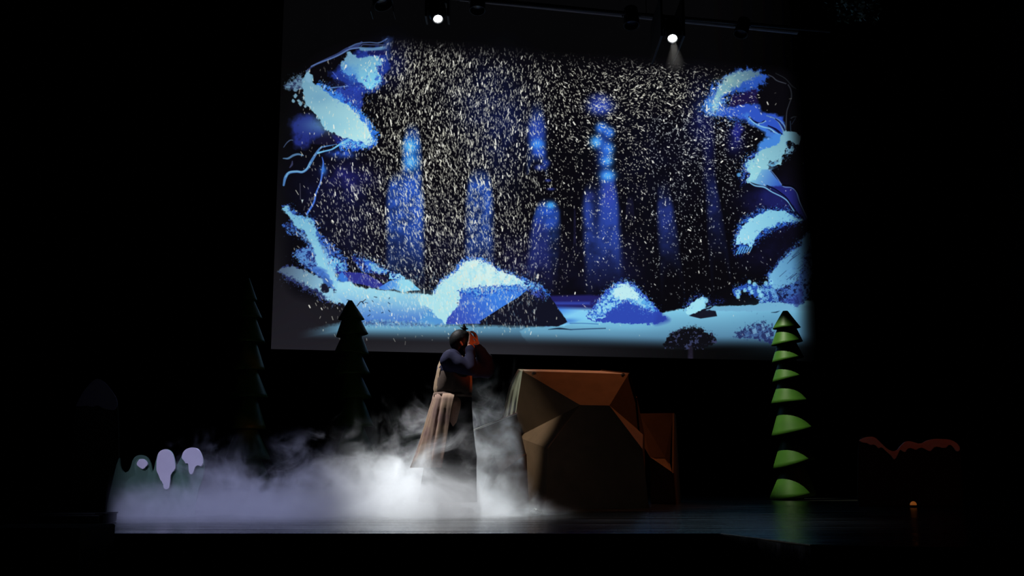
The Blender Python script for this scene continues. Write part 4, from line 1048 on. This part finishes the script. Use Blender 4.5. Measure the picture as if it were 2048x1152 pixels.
# hanging dark leaves, upper right
M_leaf = mat('dull_green_leaf', (.20, .27, .19), .6, .3, noise=(9, (.12, .18, .12), .8))
gar = thing('hanging_foliage', 'dim clump of green leaves hanging at the top right', 'foliage', W(1715, -30, 15))
bm = bmesh.new()
for (xa, ya, xb, yb_) in ((1715, -60, 1690, 40), (1720, -60, 1745, 20), (1712, -60, 1676, 24), (1718, -60, 1712, 50)):
    tube(bm, W(xa, ya, 15), W(xb, yb_, 15), .012, .005, n=6)
obj('stem', bm, M_post, gar)
bm = bmesh.new()
for i in range(260):
    a = W(random.gauss(1708, 26), random.uniform(-50, 44), 15+random.gauss(0, .18))
    q = Euler((random.uniform(-1, 1), random.uniform(-1, 1), random.uniform(0, 6.3))).to_matrix()
    l = random.uniform(.05, .1); w = l*.32
    vs = [bm.verts.new(a+q @ Vector(v)) for v in ((0, 0, 0), (w, l*.4, .01), (0, l, 0), (-w, l*.4, .01))]
    bm.faces.new(vs)
o = obj('leaves', bm, M_leaf, gar); o['kind'] = 'stuff'

# ================================================================= the person
PY0 = 10.4
def V(px, py, dy=0.): return W(px, py, PY0+dy)
M_skin = mat('skin', (.50, .27, .19), .55, .35, noise=(30, (.44, .22, .15), .6))
M_hair = mat('black_hair', (.005, .0045, .005), .55, .2, bump=(160, .4, .004))
M_navy = mat('navy_cloth', (.007, .0075, .026), .85, .12, bump=(26, .3, .004))
M_tan = mat('pale_tan_cloth', (.27, .19, .12), .88, .15, noise=(9, (.19, .13, .085), .7), bump=(20, .3, .004))
M_rose = mat('pale_rose_tan_cloth', (.22, .15, .10), .88, .15, noise=(7, (.135, .082, .075), .9), bump=(20, .3, .004))
M_robe = mat('black_cloth', (.014, .013, .014), .9, .1, bump=(18, .3, .004))
M_shoe = mat('black_shoe_leather', (.012, .011, .011), .5, .4)
per = thing('person', 'person in pale vest and long flared skirt, hands raised to the face, standing in fog', 'person', floor_at(905, PY0))
# --- body: one skin
bm = bmesh.new()
hip = V(907, 802)
chain(bm, [(hip, .135), (V(906, 775), .125), (V(905, 748), .135), (V(906, 728), .125), (V(912, 714), .075), (V(917, 704), .058), (V(921, 694), .06)], 18)
ball(bm, V(905, 745), .13, (1, 1.25, 1.1)); ball(bm, hip, .14, (1, 1.15, .9))
nsh, nel, nwr = V(899, 721, -.17), V(941, 739, -.24), V(940, 691, -.10)
fsh, fel, fwr = V(914, 722, .17), V(979, 737, .2), V(954, 690, .06)
chain(bm, [(V(906, 720), .09), (nsh, .068), (nel, .045), (nel.lerp(nwr, .35), .043), (nwr, .027)])
chain(bm, [(V(908, 720), .09), (fsh, .068), (fel, .045), (fel.lerp(fwr, .35), .043), (fwr, .027)])
for s in (-1, 1):
    sh = 6*s
    chain(bm, [(V(908+sh*.3, 806, .085*s), .095), (V(912+sh, 905, .1*s), .062), (V(908+sh, 925, .1*s), .055), (V(903+sh*2, 1010, .1*s), .04)])
# head
hd = V(925.5, 686, 0); tiltM = Matrix.Rotation(R(-14), 3, 'Y')       # looking up to the right
def hv(x, y, z): return hd+tiltM @ Vector((x, y, z))
ball(bm, hv(-.008, 0, .012), .1, (.98, .78, 1.05), seg=22); ball(bm, hv(.03, 0, -.05), .07, (.95, .82, 1.0)); ball(bm, hv(.06, 0, -.095), .032, (1, 1.1, .8))
chain(bm, [(hv(.086, 0, .028), .014), (hv(.103, 0, -.005), .013), (hv(.112, 0, -.022), .016)])
for s in (-1, 1):
    ball(bm, hv(.1, .014*s, -.026), .011); ball(bm, hv(.078, .034*s, .034), .018, (.7, 1.3, .6)); ball(bm, hv(.062, .05*s, -.028), .022)
    chain(bm, [(hv(-.01, .078*s, .02), .012), (hv(-.016, .083*s, 0), .013), (hv(-.008, .08*s, -.024), .010)])
ball(bm, hv(.094, 0, -.057), .015, (.8, 1.5, .55)); ball(bm, hv(.09, 0, -.072), .014, (.8, 1.3, .6))
# hands: palm, four unequal fingers and a thumb from the palm's side, curled over the brow
def hand(wr, palm_dir, up, side, curl):
    d = Vector(palm_dir).normalized(); n = Vector(up).normalized(); x = d.cross(n).normalized()*side; n = x.cross(d).normalized()*side
    pc = wr+d*.05
    chain(bm, [(wr, .026), (wr+d*.025, .027)])
    for i, off in enumerate((-.028, -.01, .01, .027)):
        chain(bm, [(wr+d*.02+x*off*.7, .015), (wr+d*.088+x*off, .0125)])
    for off, l, sp in ((-.03, .062, -.16), (-.01, .074, -.04), (.01, .07, .06), (.029, .056, .2)):
        k0 = wr+d*.09+x*off; seg = (l*.45, l*.31, l*.24); rad = (.0105, .0095, .0085, .0075)
        pts = [(k0, rad[0])]; ang = curl*.5; p = k0
        for j in range(3):
            dd = (d*math.cos(ang)+n*math.sin(ang)+x*sp*.6).normalized(); p = p+dd*seg[j]; pts.append((p, rad[j+1])); ang += curl*.75
        chain(bm, pts, 10)
    t0 = wr+d*.028-x*.026
    chain(bm, [(t0, .016), (t0+(d*.5-x*.8+n*.25).normalized()*.036, .0125), (t0+(d*.75-x*.75+n*.45).normalized()*.07, .0105), (t0+(d*.9-x*.55+n*.6).normalized()*.09, .009)], 10)
hand(nwr, (.12, .25, 1.0), (-1, .35, .1), 1, .62)
hand(fwr, (-.15, -.25, 1.0), (-1, -.35, .1), -1, .62)
body = fuse('body', bm, .0055, 3, M_skin, per)
# eyes
M_eye = mat('dark_eye', (.03, .02, .018), .15, .6)
for s in (-1, 1):
    bm = bmesh.new(); ball(bm, hv(.079, .035*s, .012), .0125); obj('eye', bm, M_eye, per, True)
# hair with a topknot
bm = bmesh.new()
ball(bm, hv(-.018, 0, .026), .108, (1.0, .86, 1.05), seg=26); ball(bm, hv(-.05, 0, -.045), .075, (.75, 1.05, 1.15)); ball(bm, hv(.035, 0, .07), .062, (1.0, 1.15, .7))
for s in (-1, 1): ball(bm, hv(.005, .07*s, .03), .035, (1, .6, 1.2))
hair = fuse('hair', bm, .007, 3, M_hair, per)
M_tie = mat('pale_hair_tie', (.5, .42, .34), .7, .2)
kb, kt = V(929, 661.5), V(928, 649)
bm = bmesh.new(); tube(bm, kb-Vector((0, 0, .012)), kb+Vector((0, 0, .01)), .018, .014, n=12); obj('hair_tie', bm, M_tie, per, True)
bm = bmesh.new(); chain(bm, [(kb+Vector((0, 0, .006)), .017), (kb.lerp(kt, .4), .022), (kt, .008)], 10)
chain(bm, [(kb.lerp(kt, .3), .012), (kb+Vector((-.035, 0, .03)), .006)], 8); chain(bm, [(kb.lerp(kt, .3), .012), (kb+Vector((.03, .01, .02)), .006)], 8)
obj('topknot', bm, M_hair, per, True)
# shirt: torso and loose sleeves
bm = bmesh.new()
chain(bm, [(V(907, 785), .135), (V(906, 760), .142), (V(905, 738), .15), (V(908, 724), .13), (V(914, 711), .085)], 20)
ball(bm, V(905, 742), .145, (1, 1.3, 1.1))
chain(bm, [(V(904, 722, -.08), .11), (nsh, .09), (nsh.lerp(nel, .5), .08), (nel, .066), (nel.lerp(nwr, .45), .058), (nel.lerp(nwr, .85), .045)], 18)
chain(bm, [(V(908, 722, .08), .11), (fsh, .095), (fsh.lerp(fel, .55)-Vector((0, 0, .03)), .1), (fel+Vector((-.03, 0, -.005)), .085), (fel.lerp(fwr, .4), .072), (fel.lerp(fwr, .88), .05)], 18)
ball(bm, V(962, 738, .17), .07, (1.3, .8, .8)); ball(bm, V(914, 708), .07, (1, 1.1, .5))
shirt = fuse('shirt', bm, .009, 4, M_navy, per)
def wrinkle(o, amp, fr, seed):
    me = o.data; n = len(me.vertices)
    co = np.empty(n*3, np.float32); no = np.empty(n*3, np.float32)
    me.vertices.foreach_get('co', co); me.vertices.foreach_get('normal', no)
    co = co.reshape(-1, 3); no = no.reshape(-1, 3)
    x, y, z = co.T*fr
    w = np.sin(x*1.3+z*2.1+seed+1.5*np.sin(y*1.1+z*.6))*.6+np.sin(x*2.9-z*1.7+y*2.2+seed*2)*.4
    co += no*(w*amp)[:, None]
    me.vertices.foreach_set('co', co.ravel()); me.update()
wrinkle(shirt, .007, 16, 1)
def loft(name, rings, m, a0=0, a1=360, n=64, folds=None, thick=.008, parent=per):
    """rings: (py, x left, x right, half depth, depth shift); angles run from the right (0) past the audience side (90) to the left (180)"""
    bm = bmesh.new(); rows = []; full_ = abs(a1-a0) >= 360
    for k, (py, xl, xr, hd_, sh) in enumerate(rings):
        c = V((xl+xr)/2, py, sh); hw = (V(xr, py)-V(xl, py)).length/2; row = []
        for i in range(n if full_ else n+1):
            a = R(a0+(a1-a0)*i/n)
            f = 1.
            if folds: f += folds[0]*k/(len(rings)-1)*(math.sin(a*folds[1]+.6*math.sin(k*.7))+.5*math.sin(a*folds[1]*1.7+2+k*.2))
            row.append(bm.verts.new(c+Vector((hw*math.cos(a)*f, -hd_*math.sin(a)*f, 0))))
        rows.append(row)
    for p, q in zip(rows, rows[1:]):
        k = len(p)
        for i in range(k if full_ else k-1):
            j = (i+1) % k; bm.faces.new((p[i], p[j], q[j], q[i]))
    bmesh.ops.recalc_face_normals(bm, faces=bm.faces)
    bmesh.ops.solidify(bm, geom=list(bm.faces), thickness=thick)
    return obj(name, bm, m, parent, True)
# vest: open at the arms, wraps the back and the front
vr = [(706, 899, 924, .075, 0), (712, 888, 930, .13, 0), (720, 881, 936, .17, 0), (732, 876, 940, .185, 0), (748, 872, 943.5, .185, 0), (764, 869, 945, .18, 0), (778, 867, 945, .175, 0), (787, 869, 943, .17, 0), (792, 871, 942, .165, 0)]
v = loft('vest', vr, M_tan, 138, 402, 72, (.018, 9)); wrinkle(v, .004, 22, 3)
M_side = mat('shaded_vest_side', (.05, .036, .03), .9, .1, noise=(12, (.075, .052, .042), .8), bump=(20, .3, .004))  # shade on the vest's near side put into its colour
v = loft('vest_side', [(722, 884, 938, .16, 0), (740, 877, 943, .18, 0), (760, 872, 945.2, .18, 0), (780, 869, 945.2, .175, 0), (792, 872, 942.5, .163, 0)], M_side, 32, 146, 36, (.015, 9)); wrinkle(v, .004, 22, 5)
v['label'] = 'side of the vest under the arm, its shade put into the colour'
bm = bmesh.new()
sash = loft('sash', [(786, 867, 944, .178, 0), (790, 866.5, 944.5, .182, 0), (795, 867, 944, .18, 0)], mat('dark_brown_sash', (.10, .065, .05), .85, .15, bump=(30, .3, .003)), 0, 360, 72)
# dark robe below and the pale skirt panel over its back half
rr = [(790, 871, 944, .15, 0), (815, 869, 944, .155, 0), (850, 862, 946, .17, 0), (890, 855, 950, .19, 0), (912, 851, 953.5, .205, 0), (935, 848, 953, .22, 0), (970, 842, 953.5, .24, 0), (1004, 838, 955, .26, 0)]
loft('robe', rr, M_robe, 0, 360, 96, (.012, 11))
sr = [(789, 868, 945, .183, 0), (800, 866, 945, .21, 0), (820, 860.5, 945, .225, 0), (845, 854, 947, .24, 0), (870, 847, 950, .26, 0), (895, 840, 953, .28, 0), (915, 835, 955, .295, 0), (935, 830, 957, .305, 0)]
bm = bmesh.new(); rows = []
for k, (py, xl, xr, hd_, sh) in enumerate(sr):
    c = V((xl+xr)/2, py, sh); hw = (V(xr, py)-V(xl, py)).length/2; t = k/(len(sr)-1); row = []
    a0 = 82+14*t
    for i in range(121):
        a = R(a0+(262-a0)*i/120)
        f = 1+(.03+.09*t)*min(1, i/24)*(math.sin(a*10.5+.4)+.6*math.sin(a*19+1+k*.3)+.35*math.sin(a*31+k*.5))
        row.append(bm.verts.new(c+Vector((hw*math.cos(a)*f, -hd_*math.sin(a)*f, 0))))
    rows.append(row)
for p, q in zip(rows, rows[1:]):
    for i in range(120): bm.faces.new((p[i], p[i+1], q[i+1], q[i]))
bmesh.ops.recalc_face_normals(bm, faces=bm.faces)
bmesh.ops.solidify(bm, geom=list(bm.faces), thickness=.008)
o = obj('skirt_panel', bm, M_rose, per, True); o['label'] = 'pale tan flared panel over the back of the dark robe'
for s in (-1, 1):
    bm = bmesh.new(); p = Vector((V(900+12*s, 1000).x, PY0+.1*s, 0))
    ball(bm, p+Vector((.06, 0, .035)), .05, (2.2, .95, .8)); ball(bm, p+Vector((-.01, 0, .06)), .048, (1, .9, 1.3)); box(bm, p+Vector((.05, 0, .012)), (.24, .085, .02), bevel=.008)
    obj('shoe', bm, M_shoe, per, True)

# ================================================================= fog rolling over the floor
def fog_material():
    m = bpy.data.materials.new('stage_fog'); m.use_nodes = True
    nt = m.node_tree; nt.nodes.clear(); L = nt.links.new
    N = nt.nodes.new
    def val(x):
        return x
    def math_(op, a, b=None, c=None, clamp=False):
        n = N('ShaderNodeMath'); n.operation = op; n.use_clamp = clamp
        for i, v in enumerate((a, b, c)):
            if v is None: continue
            if isinstance(v, (int, float)): n.inputs[i].default_value = v
            else: L(v, n.inputs[i])
        return n.outputs[0]
    def prof(x, pts, scale):
        """piecewise profile of x in metres, values / scale held in a float curve"""
        x0, x1 = pts[0][0], pts[-1][0]
        r = N('ShaderNodeMapRange'); r.clamp = True; r.inputs[1].default_value = x0; r.inputs[2].default_value = x1; L(x, r.inputs[0])
        c = N('ShaderNodeFloatCurve'); cu = c.mapping.curves[0]
        c.mapping.use_clip = True
        for k, (a, v) in enumerate(pts):
            u = (a-x0)/(x1-x0)
            if k == 0: cu.points[0].location = (0, v/scale)
            elif k == len(pts)-1: cu.points[-1].location = (1, v/scale)
            else: cu.points.new(u, v/scale)
        c.mapping.update(); L(r.outputs[0], c.inputs['Value'])
        return math_('MULTIPLY', c.outputs[0], scale)
    def step(v, a, b):
        r = N('ShaderNodeMapRange'); r.interpolation_type = 'SMOOTHSTEP'; r.inputs[1].default_value = a; r.inputs[2].default_value = b
        L(v, r.inputs[0]); return r.outputs[0]
    tc = N('ShaderNodeTexCoord'); sp = N('ShaderNodeSeparateXYZ'); L(tc.outputs['Object'], sp.inputs[0])
    x, y, z = sp.outputs
    def noise(scale, detail, rough, dist, sc=(1, 1, 1), off=(0, 0, 0)):
        mp = N('ShaderNodeMapping'); mp.inputs['Scale'].default_value = sc; mp.inputs['Location'].default_value = off
        L(tc.outputs['Object'], mp.inputs['Vector'])
        n = N('ShaderNodeTexNoise'); n.inputs['Scale'].default_value = scale; n.inputs['Detail'].default_value = detail
        n.inputs['Roughness'].default_value = rough; n.inputs['Distortion'].default_value = dist
        L(mp.outputs[0], n.inputs['Vector']); return n.outputs['Fac']
    n1 = noise(2.3, 7, .66, 1.0, (1, .75, 1.0), (3, 1, 2))
    n2 = noise(.9, 2, .5, .2, (1, 1, .6), (7, 2, 0))
    low = prof(x, [(-3.85, .22), (-3.3, .26), (-2.7, .22), (-2.2, .24), (-1.7, .30), (-1.25, .40), (-.85, .46), (-.5, .46), (-.25, .35), (-.08, .2), (.02, .10), (.2, .0)], 1.)
    high = prof(x, [(-3.85, .26), (-3.3, .42), (-2.9, .68), (-2.5, .78), (-2.1, .74), (-1.65, .95), (-1.2, .95), (-.8, 1.15), (-.55, 1.3), (-.3, 1.5), (-.05, 1.45), (.1, .8), (.25, .3), (.6, .05)], 2.)
    # low bank
    lo_e = math_('SUBTRACT', math_('ADD', low, math_('MULTIPLY', math_('SUBTRACT', n1, .5), .6)), z)
    lo_d = math_('MULTIPLY', step(lo_e, -.12, .34), 1.4)
    # wisps over it
    q = math_('DIVIDE', z, math_('MAXIMUM', high, .05))
    wi = math_('SUBTRACT', n1, math_('ADD', .43, math_('MULTIPLY', q, .16)))
    wi_d = math_('MULTIPLY', math_('MULTIPLY', step(wi, -.01, .14), step(q, 1.3, .5)), 1.35)
    # the tall plume stands behind the person only
    behind = step(math_('ADD', y, math_('MULTIPLY', step(z, .55, .95), -1.0)), 9.0, 9.5)
    wi_d = math_('MULTIPLY', wi_d, behind)
    thin = N('ShaderNodeMapRange'); thin.inputs[1].default_value = -.5; thin.inputs[2].default_value = .05; thin.inputs[3].default_value = 1; thin.inputs[4].default_value = .5
    L(x, thin.inputs[0]); wi_d = math_('MULTIPLY', wi_d, thin.outputs[0])
    d = math_('ADD', lo_d, wi_d)
    front = prof(x, [(-3.9, 8.45), (-2.4, 8.4), (-1.2, 8.75), (-.2, 9.3), (.5, 10.2)], 11.)
    fd = math_('ADD', math_('SUBTRACT', y, front), math_('MULTIPLY', math_('SUBTRACT', n1, .5), .7))
    d = math_('MULTIPLY', d, step(fd, 0, .35))
    d = math_('MULTIPLY', d, step(y, 12.2, 11.2))
    d = math_('MULTIPLY', d, step(math_('ADD', x, math_('MULTIPLY', n2, .4)), .95, .5))
    d = math_('MULTIPLY', d, step(math_('ADD', x, math_('MULTIPLY', math_('SUBTRACT', y, 10.1), .37)), -3.74, -3.48))
    d = math_('MULTIPLY', d, step(z, 1.78, 1.5))
    vol = N('ShaderNodeVolumePrincipled'); vol.inputs['Color'].default_value = (.97, .98, 1, 1); vol.inputs['Anisotropy'].default_value = .2
    L(d, vol.inputs['Density'])
    o = N('ShaderNodeOutputMaterial'); L(vol.outputs[0], o.inputs['Volume'])
    return m
bm = bmesh.new(); box(bm, (-1.6, 10.3, .9), (4.8, 3.9, 1.79))
fog = obj('fog', bm, fog_material())
tag(fog, 'white fog rolling over the stage floor round the person and before the bush', 'fog', kind='stuff')

# thin haze that shows the right lamp's beam
M_haze = bpy.data.materials.new('thin_beam_haze'); M_haze.use_nodes = True
nt = M_haze.node_tree; nt.nodes.clear()
vs_ = nt.nodes.new('ShaderNodeVolumePrincipled'); vs_.inputs['Density'].default_value = .03; vs_.inputs['Color'].default_value = (1, 1, 1, 1)
ou = nt.nodes.new('ShaderNodeOutputMaterial'); nt.links.new(vs_.outputs[0], ou.inputs['Volume'])
bm = bmesh.new()
b0 = LAMP_TWO+Vector((0, -.1, -.1)); bd = (floor_at(1420, 9.6)-b0).normalized()
tube(bm, b0, b0+bd*.75, .03, .16, n=20)
tag(obj('haze', bm, M_haze), 'faint haze in the beam under the right lit lamp', 'haze', kind='stuff')
